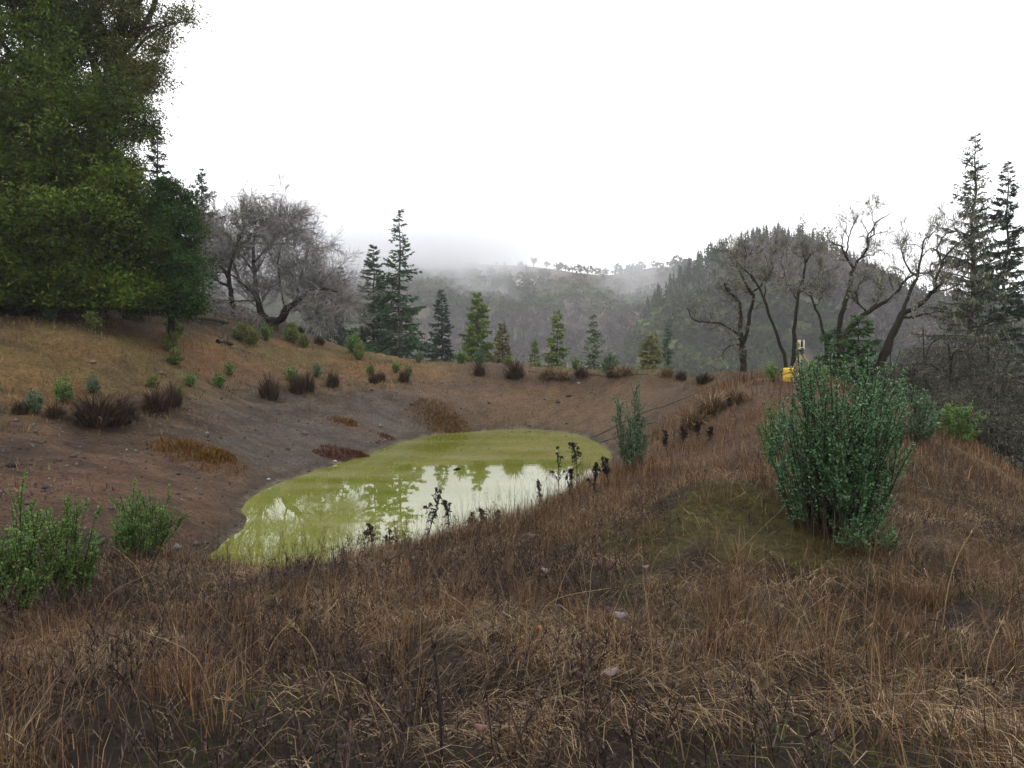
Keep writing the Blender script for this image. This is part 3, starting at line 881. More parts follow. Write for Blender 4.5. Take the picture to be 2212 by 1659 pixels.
# ---------------------------------------------------------------- conifers
def conifer(name, label, u, vtop, Y, wbase, mat, dens=1.0, start=0.05, bare=0.0, lich=0.0, group=None, base=None, step=0.3, droop=0.25, upper=0.9, spray=1.0, trunk_r=None, prof=0.85, sc=1.0):
    wbase, step = wbase * sc, step * sc
    b = np.array(base) if base is not None else on(u, Y)
    h = float(topz(vtop, Y)) - b[2]
    o = thing(name, label, 'conifer', b, rng.uniform(0, 6), group)
    tr = trunk_r or 0.011 * h + 0.03
    mb = MB()
    z = np.linspace(0, 1, 14)
    P = np.stack([rng.normal(0, 0.004 * h, 14) * (z > 0), rng.normal(0, 0.004 * h, 14) * (z > 0), z * h], 1)
    P[:, 2] -= 0.25 * (1 - z)
    P[:, 0] += rng.normal(0, 0.012) * h * z
    tubes(mb, P[None], (tr * (1 - z) ** 0.9 * 1.0 + 0.008)[None], 8)
    mb.build('trunk', M['firbark'], o, True)
    nw = max(8, int(h * (1 - start) / step))
    zs = np.repeat(np.linspace(start, 0.985, nw), 6) + rng.normal(0, 0.25 * step / h, nw * 6)
    keep = rng.uniform(0, 1, len(zs)) < 0.55 + 0.45 * dens
    zs = np.clip(zs[keep], start, 0.99)
    N = len(zs)
    az = rng.uniform(0, 2 * math.pi, N)
    L = wbase * ((1 - zs) ** prof) * rng.uniform(0.5, 1.2, N) * (1 + 0.18 * np.cos(az - rng.uniform(0, 6))) * smooth(-0.05, 0.22, zs - start + 0.08) + 0.1
    gap = fbm(zs * 9, az * 1.2, int(rng.integers(1, 90)), 2)
    L *= 0.8 + 0.5 * gap
    el = -0.25 + 0.9 * zs * upper + rng.normal(0, 0.1, N)
    d = np.stack([np.cos(az) * np.cos(el), np.sin(az) * np.cos(el), np.sin(el)], 1)
    k = 6
    B = np.empty((N, k, 3))
    B[:, 0] = np.stack([np.interp(zs, z, P[:, 0]), np.interp(zs, z, P[:, 1]), zs * h], 1)
    dd = d.copy()
    for i in range(1, k):
        dd = norm(dd + np.array([0, 0, -droop * 0.35 if i < 4 else droop * 0.35]) + rng.normal(0, 0.05, (N, 3)))
        B[:, i] = B[:, i - 1] + dd * (L / (k - 1))[:, None]
    cr = MB()
    tubes(cr, B, (0.006 + 0.02 * L)[:, None] * np.linspace(1, 0.25, k)[None], 3, 1)
    # needle sprays along the branches
    per = np.maximum(7, ((L / sc * 26 + 4) * dens / spray).astype(int))
    pi = np.repeat(np.arange(N), per)
    if bare > 0:
        pi = pi[rng.uniform(0, 1, len(pi)) > bare * smooth(0.9, 0.2, zs[pi])]
    t = rng.uniform(0.12, 1.0, len(pi)) ** 0.8 * (k - 1)
    i = np.minimum(t.astype(int), k - 2)
    f = (t - i)[:, None]
    p = B[pi, i] * (1 - f) + B[pi, i + 1] * f
    T = norm(B[pi, i + 1] - B[pi, i])
    sd = norm(np.cross(T, np.array([0, 0, 1.0]))) * rng.choice([-1, 1], len(pi))[:, None]
    dv = T * rng.uniform(0.3, 1.1, (len(pi), 1)) + sd * rng.uniform(0.2, 1.0, (len(pi), 1)) + np.array([0, 0, -0.25]) + rng.normal(0, 0.22, (len(pi), 3))
    ln = (0.14 * sc + 0.24 * L[pi] * (1.15 - t / (k - 1))) * rng.uniform(0.6, 1.3, len(pi)) * spray ** 0.5
    leaves(cr, p, dv, ln, np.clip(ln * 0.42, 0.05 * sc, 0.16 * sc) * spray)
    s2 = rng.uniform(0, 1, len(pi)) < 1.0
    q = p[s2] + norm(dv[s2]) * (ln[s2] * rng.uniform(0.2, 0.9, s2.sum()))[:, None]
    leaves(cr, q, dv[s2] + rng.normal(0, 0.6, (s2.sum(), 3)), ln[s2] * 0.6, np.clip(ln[s2] * 0.35, 0.05 * sc, 0.14 * sc) * spray, tri=True)
    if lich:
        n = int(N * 14 * lich)
        j = rng.integers(0, N, n)
        j = j[rng.uniform(0, 1, n) < smooth(0.95, 0.5, zs[j])]
        t = rng.uniform(0.1, 1.0, len(j)) * (k - 1)
        i = np.minimum(t.astype(int), k - 2)
        f = (t - i)[:, None]
        leaves(cr, B[j, i] * (1 - f) + B[j, i + 1] * f, rng.normal(0, 0.5, (len(j), 3)) + np.array([0, 0, -1.0]), rng.uniform(0.12, 0.45, len(j)), rng.uniform(0.03, 0.09, len(j)), 2)
    cr.build('crown', [mat, M['firbark'], M['lichen']], o)
    return o

conifer('fir_tree', 'bushy mid green fir left of the tallest central conifer', 808, 528, 76.0, 2.3, M['fir'], 1.25, 0.02, step=0.26, sc=1.5)
conifer('fir_tree', 'tallest conifer in the middle with open pointed crown', 864, 452, 74.0, 2.5, M['fir'], 0.7, 0.10, step=0.3, droop=0.2, sc=1.5)
conifer('fir_tree', 'dark blue green fir right of the tallest central conifer', 957, 626, 84.0, 1.75, M['firblue'], 1.2, 0.03, step=0.25, sc=1.55)
conifer('fir_tree', 'bright green fir standing on the dam, the largest of the young ones', 1030, 632, 80.0, 1.45, M['firgreen'], 1.15, 0.04, step=0.22, spray=1.25, prof=0.6, sc=1.6)
conifer('young_fir', 'small browning young fir next to the bright green fir', 1086, 699, 76.0, 0.95, M['firbrown'], 1.0, 0.05, step=0.18, spray=1.1, prof=0.6, sc=1.5)
conifer('young_fir', 'short green young fir between the brown and the narrow fir', 1155, 734, 74.0, 0.8, M['firgreen'], 1.0, 0.04, step=0.17, sc=1.45)
conifer('young_fir', 'narrow olive green young fir with a bare stem near its top', 1201, 674, 78.0, 1.0, M['firgreen'], 0.9, 0.04, step=0.22, spray=1.15, prof=0.55, sc=1.55)
conifer('young_fir', 'silvery green young fir with pale tips on the dam', 1283, 679, 78.0, 1.15, M['firsilver'], 0.85, 0.04, step=0.22, spray=1.15, prof=0.7, sc=1.55)
conifer('young_fir', 'rounded pale yellow green young fir at the right of the dam', 1404, 722, 68.0, 1.1, M['firpale'], 1.0, 0.04, step=0.2, spray=1.2, prof=0.4, sc=1.4)
conifer('young_fir', 'slim dark young fir against the pale rounded one', 1442, 700, 72.0, 0.7, M['fir'], 0.9, 0.04, step=0.22, sc=1.45)
conifer('small_conifer', 'small grey conifer behind the twigs of the bare oak', 688, 536, 84.0, 1.4, M['firblue'], 1.0, 0.1, step=0.3, sc=1.5)
conifer('small_conifer', 'small grey conifer between the bare oak and the bushy fir', 737, 578, 86.0, 1.3, M['firblue'], 1.0, 0.1, step=0.3, sc=1.5)
conifer('small_conifer', 'low blue green conifer under the right boughs of the bare oak', 722, 655, 66.0, 1.3, M['firblue'], 1.0, 0.03, step=0.25)
conifer('spire_conifer', 'dark narrow conifer rising behind the big evergreen tree', 346, 258, 47.0, 1.5, M['firblue'], 1.0, 0.15, step=0.32)
conifer('lichen_conifer', 'ragged grey conifer hung with lichen behind the bare oak', 440, 366, 58.0, 2.9, M['firblue'], 0.6, 0.2, 0.45, 1.6, step=0.36, droop=0.05, upper=1.2)
conifer('lichen_conifer', 'tall thin conifer with bare tip and pale lichen boughs at the right', 2096, 286, 40.0, 3.2, M['firblue'], 0.3, 0.22, 0.8, 4.0, step=0.24, droop=0.12, upper=1.0, spray=0.75, trunk_r=0.21, prof=0.7)
conifer('dark_conifer', 'dark dense pointed conifer at the right edge', 2168, 342, 42.0, 3.0, M['firblue'], 0.85, 0.3, 0.2, 1.0, step=0.34, droop=0.15, upper=0.8, trunk_r=0.19)
conifer('young_fir', 'leafy dark green young fir in front of the leaning oaks', 1853, 685, 29.0, 0.95, M['firmid'], 1.0, 0.05, step=0.2, spray=1.0, prof=0.55)
conifer('young_fir', 'lower green young fir left of the leafy one by the tripod', 1800, 715, 29.5, 0.85, M['firmid'], 0.9, 0.05, step=0.2, spray=1.0, prof=0.55)

# ---------------------------------------------------------------- bare oaks drawn limb by limb
def oak(name, label, Y, limbs, n1, l1, n2, l2, n3, l3, lich=0.5, bark='bark', twig='twigdark', cat='oak', trop=0.05, sideways=1.0, t_start=0.2, thin=0.005, spread=0.9, moss=None):
    """limbs: list of (r0, r1, [(u, v, dy), ...]); the first one starts at the ground and is the trunk"""
    u0, v0, _ = limbs[0][2][0]
    base = on(u0, Y)
    o = thing(name, label, cat, base)
    L_ = []
    for li, (r0, r1, pts) in enumerate(limbs):
        W_ = np.array([img(u, v, Y + dy) for u, v, dy in pts]) - base
        if li == 0:
            W_[0] = (0, 0, -0.3)
        k = 14
        P = resample(W_, k)
        P[1:-1] += rng.normal(0, 0.03, (k - 2, 3))
        t = np.linspace(0, 1, k)
        r = (0.86 if Y > 45 else 0.7) * (r0 + (r1 - r0) * t)
        if li == 0:
            r = r * (1 + 0.5 * np.exp(-t * 9))
        L_.append((P, r * (1 + rng.normal(0, 0.07, k))))
    mb = MB()
    tubes(mb, L_[0][0][None], L_[0][1][None], 10)
    mb.build('trunk', M[moss or bark], o, True)
    for P, r in L_[1:]:
        mb = MB()
        tubes(mb, P[None], r[None], 8)
        mb.build('limb', M[bark], o, True)
    P = np.stack([a for a, _ in L_])
    Rr = np.stack([a for _, a in L_])
    cr = MB()
    p, d, L, r = spawn(P[1:] if len(P) > 1 else P, Rr[1:] if len(P) > 1 else Rr, n1, t_start, 1.0, 0.4, 1.2, 1.0)
    L = l1 * rng.uniform(0.5, 1.3, len(L))
    P1, R1 = grow(p, d + np.array([0, 0, 0.25]), L, np.minimum(r, 0.05), 6, 0.22, trop, 0.35)
    tubes(cr, P1, R1, 4)
    p, d, L, r = spawn(P1, R1, n2, 0.15, 1.0, 0.4, spread, 1.0)
    L = l2 * rng.uniform(0.4, 1.3, len(L))
    P2, R2 = grow(p, d, L, np.clip(r * 0.7, thin * 1.2, 0.02), 5, 0.25, trop, 0.4)
    tubes(cr, P2, R2, 3)
    p, d, L, r = spawn(P2, R2, n3, 0.15, 1.0, 0.4, spread, 1.0)
    L = l3 * rng.uniform(0.4, 1.3, len(L))
    leaves(cr, p, d + np.array([0, 0, trop * 3]), L, thin * 2.2)
    if lich:
        n = int(len(P2) * 4 * lich)
        j = rng.integers(0, len(P2), n)
        i = rng.integers(0, 5, n)
        leaves(cr, P2[j, i], rng.normal(0, 0.7, (n, 3)) + np.array([0, 0, -0.6]), rng.uniform(0.05, 0.2, n), rng.uniform(0.02, 0.055, n), 1)
    cr.build('twigs', [M[twig], M['lichen']], o)
    return o

oak('bare_oak', 'large grey leafless oak with mossy U shaped fork on the left slope', 56.0,
    [(0.42, 0.34, [(592, 716, 0), (590, 700, 0), (586, 692, 0)]),
     (0.34, 0.07, [(586, 696, 0), (565, 678, 0.2), (557, 655, 0), (552, 624, -0.3), (548, 576, -0.2), (547, 530, 0), (556, 490, 0.3)]),
     (0.36, 0.09, [(590, 696, 0), (610, 688, -0.2), (618, 670, -0.5), (640, 652, -0.8), (655, 638, -1.0), (674, 624, -1.2), (695, 622, -1.5), (730, 630, -2.0)]),
     (0.11, 0.03, [(660, 634, -1.0), (690, 634, -1.4), (712, 645, -1.8), (732, 668, -2.2)]),
     (0.10, 0.03, [(640, 650, -0.8), (645, 620, 0.2), (655, 580, 0.8), (668, 535, 1.3)]),
     (0.10, 0.03, [(616, 670, -0.5), (606, 620, -1.4), (600, 570, -2.0), (612, 520, -2.4)]),
     (0.12, 0.03, [(553, 640, 0), (520, 610, -0.8), (490, 590, -1.4), (460, 590, -2.0)]),
     (0.10, 0.03, [(549, 590, 0), (520, 550, 0.8), (495, 520, 1.2), (480, 505, 1.6)]),
     (0.10, 0.03, [(548, 570, 0), (580, 530, -0.8), (610, 500, -1.2), (630, 488, -1.6)]),
     (0.08, 0.02, [(557, 650, 0), (520, 650, -1.8), (480, 650, -2.6), (455, 670, -3.0)])],
    20, 2.5, 13, 1.25, 11, 0.8, 0.3, 'bark', 'twig', trop=-0.03, thin=0.013, moss='mossbark')
oak('bare_oak', 'olive tinged lichen covered oak between the green tree and the grey oak', 54.0,
    [(0.22, 0.16, [(505, 700, 0), (500, 640, 0), (492, 590, 0)]),
     (0.15, 0.03, [(492, 600, 0), (470, 560, 0.5), (450, 520, 0.8), (432, 490, 0.8)]),
     (0.15, 0.03, [(492, 600, 0), (505, 550, -0.5), (520, 510, -0.8), (528, 470, -0.8)]),
     (0.12, 0.03, [(496, 620, 0), (460, 600, -1), (435, 590, -1.3), (425, 570, -1.5)]),
     (0.10, 0.03, [(510, 540, -0.6), (540, 510, -0.3), (560, 490, 0), (575, 470, 0.2)])],
    18, 1.6, 10, 0.8, 8, 0.5, 3.0, 'bark', 'twigdark', thin=0.012)
oak('bare_oak', 'bare oak with two upright stems and long low left limb behind the dam', 38.0,
    [(0.25, 0.20, [(1606, 812, 0), (1605, 770, 0), (1604, 735, 0)]),
     (0.16, 0.035, [(1603, 740, 0), (1599, 690, 0.2), (1596, 656, 0.3), (1589, 643, 0.3), (1572, 633, 0.2), (1565, 610, 0)]),
     (0.15, 0.03, [(1606, 740, 0), (1616, 707, -0.2), (1620, 673, -0.3), (1627, 650, -0.3), (1622, 633, -0.4), (1610, 612, -0.5), (1596, 582, -0.4), (1586, 554, -0.2), (1566, 542, 0)]),
     (0.10, 0.03, [(1603, 738, 0), (1586, 718, -0.5), (1562, 700, -0.9), (1528, 697, -1.2), (1497, 690, -1.3), (1485, 665, -1.4)]),
     (0.07, 0.02, [(1603, 752, 0), (1590, 745, -0.6), (1576, 748, -0.9), (1552, 772, -1.2)]),
     (0.08, 0.02, [(1622, 636, -0.3), (1650, 610, 0.3), (1660, 580, 0.6), (1650, 545, 0.9)]),
     (0.07, 0.02, [(1596, 582, -0.4), (1612, 555, -1.0), (1608, 530, -1.2)])],
    11, 1.1, 8, 0.6, 6, 0.36, 0.7, thin=0.0065)
oak('leaning_oak', 'thin bare oak trunk leaning left, left of the tripod', 36.0,
    [(0.13, 0.05, [(1702, 815, 0), (1698, 789, 0), (1684, 741, 0), (1667, 690, 0), (1650, 646, 0), (1640, 622, 0), (1623, 592, 0)]),
     (0.05, 0.015, [(1650, 646, 0), (1655, 610, 0.5), (1668, 580, 0.7), (1665, 550, 0.8)]),
     (0.05, 0.015, [(1640, 622, 0), (1625, 600, -0.5), (1600, 575, -0.7), (1590, 560, -0.8)])],
    12, 0.95, 8, 0.55, 6, 0.32, 0.8, thin=0.0065)
oak('slender_oak', 'upright slender bare oak directly behind the tripod', 37.0,
    [(0.16, 0.09, [(1713, 815, 0), (1714, 760, 0), (1717, 707, 0), (1722, 656, 0), (1732, 612, 0)]),
     (0.09, 0.02, [(1732, 614, 0), (1740, 565, 0), (1732, 537, 0.2), (1742, 508, 0.3)]),
     (0.06, 0.015, [(1738, 570, 0), (1759, 544, -0.4), (1778, 534, -0.6)]),
     (0.05, 0.015, [(1724, 650, 0), (1700, 610, 0.4), (1690, 570, 0.5), (1695, 535, 0.6)]),
     (0.05, 0.015, [(1728, 630, 0), (1755, 610, -0.5), (1775, 580, -0.8)])],
    10, 0.9, 7, 0.55, 6, 0.32, 0.9, thin=0.0065)
oak('leaning_oak', 'short thin bare oak leaning left behind the green bush by the tripod', 35.0,
    [(0.11, 0.05, [(1796, 800, 0), (1786, 748, 0), (1773, 697, 0), (1759, 656, 0), (1748, 630, 0)]),
     (0.04, 0.012, [(1762, 664, 0), (1775, 640, 0.4), (1790, 615, 0.5)]),
     (0.04, 0.012, [(1752, 640, 0), (1735, 630, -0.4), (1715, 625, -0.5)])],
    11, 0.85, 7, 0.5, 6, 0.32, 1.0, thin=0.0065)
oak('tall_oak', 'tallest bare oak with crooked forked top against the sky', 34.0,
    [(0.17, 0.11, [(1808, 800, 0), (1814, 701, 0), (1825, 650, 0), (1837, 612, 0), (1844, 582, 0)]),
     (0.09, 0.02, [(1844, 584, 0), (1831, 561, 0), (1820, 537, 0), (1800, 524, -0.3), (1783, 508, -0.5)]),
     (0.06, 0.015, [(1829, 558, 0), (1831, 530, 0.3), (1837, 500, 0.4), (1853, 468, 0.6)]),
     (0.09, 0.02, [(1844, 584, 0), (1858, 558, -0.2), (1875, 534, -0.3), (1876, 510, -0.2), (1895, 476, 0), (1926, 458, 0.2)]),
     (0.05, 0.012, [(1876, 520, -0.2), (1888, 500, -0.8), (1884, 470, -1.0), (1880, 446, -1.1)]),
     (0.05, 0.012, [(1860, 556, -0.2), (1888, 548, 0.5), (1912, 540, 0.8)])],
    8, 0.75, 6, 0.45, 5, 0.28, 0.5, thin=0.0055)
oak('leaning_oak', 'bare oak with one heavy limb leaning far right', 33.0,
    [(0.20, 0.15, [(1808, 800, 0.3), (1822, 740, 0.3), (1840, 705, 0.2), (1858, 684, 0)]),
     (0.14, 0.03, [(1858, 684, 0), (1899, 660, -0.2), (1936, 633, -0.3), (1953, 609, -0.3), (1980, 592, -0.3), (2010, 588, -0.3)]),
     (0.06, 0.015, [(1880, 670, -0.1), (1900, 640, 0.6), (1895, 600, 0.9)]),
     (0.06, 0.015, [(1870, 676, 0), (1850, 640, -0.6), (1858, 610, -0.8)])],
    11, 0.85, 7, 0.5, 5, 0.32, 1.6, thin=0.006)
oak('leaning_oak', 'thick dark bare oak leaning right with two rising stems', 29.0,
    [(0.25, 0.17, [(1893, 830, 0), (1902, 789, 0), (1916, 752, 0), (1936, 707, 0), (1953, 673, 0)]),
     (0.11, 0.02, [(1950, 680, 0), (1963, 633, 0.2), (1980, 605, 0.3), (1987, 561, 0.3), (1994, 527, 0.4), (2020, 498, 0.5)]),
     (0.14, 0.025, [(1953, 675, 0), (1990, 656, -0.3), (2011, 633, -0.5), (2018, 602, -0.5), (2035, 571, -0.6), (2058, 537, -0.6), (2088, 512, -0.7)]),
     (0.07, 0.02, [(1950, 682, 0), (1970, 684, -0.8), (2004, 677, -1.2), (2040, 672, -1.5)]),
     (0.06, 0.015, [(2012, 632, -0.5), (2028, 618, -1.0), (2040, 610, -1.2)]),
     (0.06, 0.015, [(1982, 600, 0.3), (1960, 575, 0.9), (1950, 540, 1.1), (1962, 505, 1.2)]),
     (0.06, 0.015, [(2035, 571, -0.6), (2025, 535, 0), (2045, 505, 0.4), (2050, 490, 0.5)])],
    9, 0.8, 7, 0.5, 5, 0.3, 0.3, thin=0.0055)

# ---------------------------------------------------------------- broadleaf crowns
def leafy(name, label, cat, base, blobs, nclump, per, lsize, mat, trunk, cl_r=0.55, r0=0.35, limbs=26, leafdir=None, lw=0.5):
    """blobs: (centre xyz, radii xyz, weight); clumps fill them, boughs run from the trunk line to the clumps"""
    o = thing(name, label, cat, base)
    base = np.array(base)
    wts = np.array([b[2] for b in blobs], float)
    ki = rng.choice(len(blobs), nclump, p=wts / wts.sum())
    cc = np.array([b[0] for b in blobs])[ki] - base
    rr_ = np.array([b[1] for b in blobs])[ki]
    q = norm(rng.normal(0, 1, (nclump, 3))) * (rng.uniform(0.12, 1.0, (nclump, 1)) ** 0.45)
    cl = cc + q * rr_
    cl[:, 2] = np.maximum(cl[:, 2], 0.25)
    tp = resample(np.array(trunk, float) - base, 20)
    mb = MB()
    tubes(mb, tp[None], np.linspace(r0, r0 * 0.18, 20)[None], 9)
    mb.build('trunk', M['bark'], o, True)
    for j in rng.choice(nclump, min(limbs, nclump), replace=False):
        z = cl[j, 2]
        i = int(np.clip(np.argmin(np.abs(tp[:, 2] - z * 0.75)), 1, 18))
        a = tp[i]
        mid = (a + cl[j]) / 2 + np.array([0, 0, 0.15 * np.linalg.norm(cl[j] - a)]) + rng.normal(0, 0.15, 3)
        lb = MB()
        tubes(lb, resample(np.stack([a, mid, cl[j]]), 8)[None], np.linspace(r0 * 0.32, 0.02, 8)[None], 5)
        lb.build('bough', M['bark'], o, True)
    n = nclump * per
    k = np.repeat(np.arange(nclump), per)
    sz = rng.uniform(0.6, 1.35, nclump)[k, None] * cl_r
    pos = cl[k] + rng.normal(0, 0.5, (n, 3)) * sz * np.array([1, 1, 0.62])
    pos[:, 2] = np.maximum(pos[:, 2], 0.05)
    d = rng.normal(0, 1, (n, 3)) + norm(pos - cl[k]) * 0.8 + np.array([0, 0, -0.2])
    cr = MB()
    leaves(cr, pos, d, lsize * rng.uniform(0.7, 1.5, n), lsize * lw * rng.uniform(0.8, 1.4, n), tri=True)
    tw = rng.choice(nclump, nclump, replace=False)
    s = cl[tw]
    P1, R1 = grow(s, rng.normal(0, 1, s.shape), cl_r * 1.3, 0.012, 4, 0.3, 0, 0.4)
    tubes(cr, P1, R1, 3, 1)
    cr.build('crown', [mat, M['bark']], o)
    return o
def blob(u, v, Y, rx, rz, ry, w):
    return (img(u, v, Y), (rx, ry, rz), w)
b0 = on(90, 33)
leafy('evergreen_tree', 'huge dense dark evergreen tree filling the left edge', 'tree', b0,
      [blob(40, 120, 33, 3.4, 4.0, 3.0, 1.4), blob(-60, 350, 32, 3.6, 4.0, 3.0, 1.4), blob(150, 300, 32, 2.6, 3.6, 2.8, 1.5), blob(80, 480, 31, 4.4, 3.0, 3.0, 1.8),
       blob(215, 500, 32, 2.4, 2.6, 2.4, 1.1), blob(-40, 560, 31, 3.2, 2.0, 2.6, 0.8), blob(130, 622, 31.5, 3.6, 1.1, 2.2, 1.2), blob(260, 632, 31.5, 1.4, 0.8, 1.4, 0.4), blob(-60, 630, 31, 3.0, 0.9, 2.2, 0.7), blob(0, -100, 33, 3.6, 3.0, 3.0, 0.8)],
      560, 400, 0.15, M['oakleaf'], [b0 + (0, 0, -0.3), b0 + (0.3, 0, 4), img(70, 250, 33), img(50, -60, 33)], 0.78, 0.45)
b0 = on(215, 35)
leafy('leaning_evergreen', 'tall open olive evergreen with a leaning limb above the dense tree', 'tree', b0,
      [blob(150, 60, 35, 2.0, 2.4, 1.8, 1.0), blob(235, 40, 35, 1.9, 1.6, 1.5, 1.0), blob(290, 150, 34.5, 1.1, 1.2, 1.2, 0.7), blob(285, 245, 34.5, 0.9, 1.0, 1.2, 0.4), blob(352, 195, 34.5, 0.9, 0.3, 0.8, 0.16),
       blob(235, 330, 34.5, 1.2, 1.2, 1.3, 0.5), blob(335, 40, 34.5, 0.9, 0.9, 0.9, 0.3), blob(250, -60, 35, 2.4, 1.5, 1.8, 0.9), blob(345, 110, 34.5, 0.5, 0.6, 0.6, 0.18), blob(400, 30, 34.5, 0.35, 0.3, 0.4, 0.04), blob(300, 300, 34.5, 0.5, 0.4, 0.6, 0.1)],
      260, 170, 0.12, M['oliveleaf'], [b0 + (0, 0, -0.3), img(205, 420, 35), img(235, 160, 35), img(285, 88, 34.6), img(330, 20, 34.5), img(352, -70, 34.5)], 0.62, 0.3, 34)
b0 = on(372, 33.5)
leafy('green_tree', 'rounded deep green tree at the right foot of the evergreen mass', 'tree', b0,
      [blob(365, 450, 33.5, 1.0, 1.2, 1.0, 0.7), blob(372, 540, 33, 1.35, 1.6, 1.3, 1.3), blob(385, 630, 33, 1.25, 0.9, 1.2, 0.8), blob(320, 560, 33, 1.0, 1.6, 1.0, 0.6), blob(350, 655, 33, 1.5, 0.5, 1.1, 0.5), blob(400, 655, 33, 0.9, 0.5, 1.0, 0.3)],
      240, 240, 0.12, M['bayleaf'], [b0 + (0, 0, -0.3), b0 + (0, 0, 2.0), img(362, 400, 33.5)], 0.5, 0.2, 16)
b0 = on(-120, 38)
leafy('evergreen_tree', 'shadowed evergreen behind the dense tree at the far left', 'tree', b0,
      [blob(-60, 430, 38, 4, 4, 3, 1), blob(60, 560, 38, 4, 2.5, 3, 1), blob(0, 250, 38, 4, 4, 3, 1)], 200, 70, 0.24, M['bayleaf'],
      [b0 + (0, 0, -0.3), b0 + (0, 0, 4), img(-40, 200, 38)], 1.0, 0.35, 12)
b0 = on(270, 40)
leafy('evergreen_tree', 'shadowed evergreen filling the gap behind the rounded green tree', 'tree', b0,
      [blob(250, 520, 40, 3.2, 3.0, 2.5, 1), blob(330, 600, 40, 2.4, 1.6, 2.0, 0.8), blob(200, 400, 40, 2.5, 2.5, 2, 0.6)], 200, 70, 0.22, M['bayleaf'],
      [b0 + (0, 0, -0.3), b0 + (0, 0, 3), img(250, 420, 40)], 0.9, 0.3, 12)

# lichen grown thicket right of the dam crest
TH_ = [(1990, 36, 690, 1.7, 'grey lichen thicket under the leaning oaks'), (2045, 31, 725, 1.8, 'lichen grown scrubby tree left of the tall thin conifer'),
       (2060, 52, 668, 2.4, 'dim scrubby tree behind the trunk of the tall thin conifer'), (2130, 30, 740, 1.9, 'lichen grown scrubby tree between the two right conifers'), (2190, 46, 690, 2.3, 'twiggy scrubby tree at the foot of the dark conifer'),
       (2215, 27, 800, 1.7, 'shadowed scrubby tree lowest at the right edge'), (1960, 28, 790, 1.2, 'low grey scrub behind the shrubs of the crest'), (2085, 25, 850, 1.3, 'low dark scrub just over the right edge of the crest'),
       (2240, 56, 655, 2.6, 'farthest scrubby tree at the right edge'), (1920, 50, 715, 2.0, 'dim scrub between the thick leaning oak and the hill'), (2000, 24, 880, 1.0, 'dark scrub in the dip behind the grey green shrubs')]
for u, Y, vt, rad, lab in TH_:
    b0 = on(u, Y)
    zt = float(topz(vt, Y))
    h = zt - b0[2]
    bl = [(b0 + np.array([0, 0, h * 0.62]), (rad, rad, h * 0.4), 1.0), (b0 + np.array([-rad * 0.5, 0, h * 0.35]), (rad * 0.9, rad, h * 0.3), 0.8), (b0 + np.array([rad * 0.6, 0, h * 0.4]), (rad * 0.8, rad, h * 0.3), 0.7)]
    o = leafy('scrub_tree', lab, 'scrub', b0, bl, 115, 85, 0.24, M['drabtwig'], [b0 + (0, 0, -0.2), b0 + (0.2, 0, h * 0.4), b0 + (0.1, 0.1, h * 0.95)], 0.62, 0.12, 14, lw=0.09)
    o['group'] = 'scrub right of the dam crest'

# ---------------------------------------------------------------- shrubs
def shrub_parts(h, rad, nstem, nleaf, ls, mat, fan=1.0, flop=0.0, foot=0.28):
    a = rng.uniform(0, 2 * math.pi, nstem)
    q = rng.uniform(0, 1, nstem) ** 0.6
    p = np.stack([np.cos(a), np.sin(a), np.zeros(nstem)], 1) * (q * rad * foot)[:, None]
    out = np.stack([np.cos(a), np.sin(a), np.zeros(nstem)], 1)
    d = out * (q * rad / h * 1.05 * fan)[:, None] + np.array([0, 0, 1.0])
    L = h * (1.04 - 0.5 * q ** 2) * rng.uniform(0.72, 1.1, nstem)
    P1, R1 = grow(p, d, L, 0.006 + 0.004 * h, 7, 0.07, 0.05 - flop, 0.3)
    st = MB()
    tubes(st, P1, R1, 4)
    p, d, L2, r = spawn(P1, R1, 8, 0.06, 0.97, 0.3, 0.9, 0.34)
    P2, R2 = grow(p, d + np.array([0, 0, 0.35]), L2, 0.0035 + 0.001 * h, 4, 0.12, 0.08, 0.5)
    tubes(st, P2, R2, 3)
    lf = MB()
    for PP, share in ((P2, 0.8), (P1, 0.2)):
        n = int(nleaf * share)
        j = rng.integers(0, len(PP), n)
        k = PP.shape[1]
        t = rng.uniform(0.35 if share < 0.5 else 0.08, 1.0, n) * (k - 1)
        i = np.minimum(t.astype(int), k - 2)
        f = (t - i)[:, None]
        pos = PP[j, i] * (1 - f) + PP[j, i + 1] * f
        T = norm(PP[j, i + 1] - PP[j, i])
        sd = norm(np.cross(T, rng.normal(0, 1, T.shape)))
        s = rng.uniform(0.6, 1.3, n)
        leaves(lf, pos + rng.normal(0, ls * 0.25, pos.shape), T * 0.7 + sd, ls * s, ls * 0.55 * s, fold=0.12)
    return st.mesh('stems'), lf.mesh('foliage')
def shrub(label, loc, h, rad, nstem, nleaf, ls, mat, group=None, **k):
    o = thing('shrub', label, 'shrub', np.array(loc) + np.array([0, 0, -0.03]), rng.uniform(0, 6), group)
    a, b_ = shrub_parts(h, rad, nstem, nleaf, ls, mat, **k)
    link('stems', a, M['stem'], o)
    link('foliage', b_, M[mat], o)
    return o
FS = 'foreground coyote bushes'
g = ground(1802, 1150); YB = g[1]
shrub('large dark green bushy shrub on the right foreground crest', g, (float(topz(785, YB)) - g[2]) * 1.0, 0.68, 84, 52000, 0.030, 'shrub', FS, foot=0.6, fan=0.75)
shrub('sprawling low lobe of grey green shrub at the foot of the large bush', ground(1880, 1188), 0.36, 0.45, 30, 5000, 0.027, 'shrub', FS, flop=0.05)
shrub('loose green shrub shoots left of the large bush beside the yellow case', ground(1668, 1010), 1.15, 0.2, 12, 2600, 0.03, 'shrublight', FS)
shrub('bright green shrub cropped by the left edge of the foreground', ground(45, 1325), 1.12, 0.46, 26, 10000, 0.03, 'shrublight', FS)
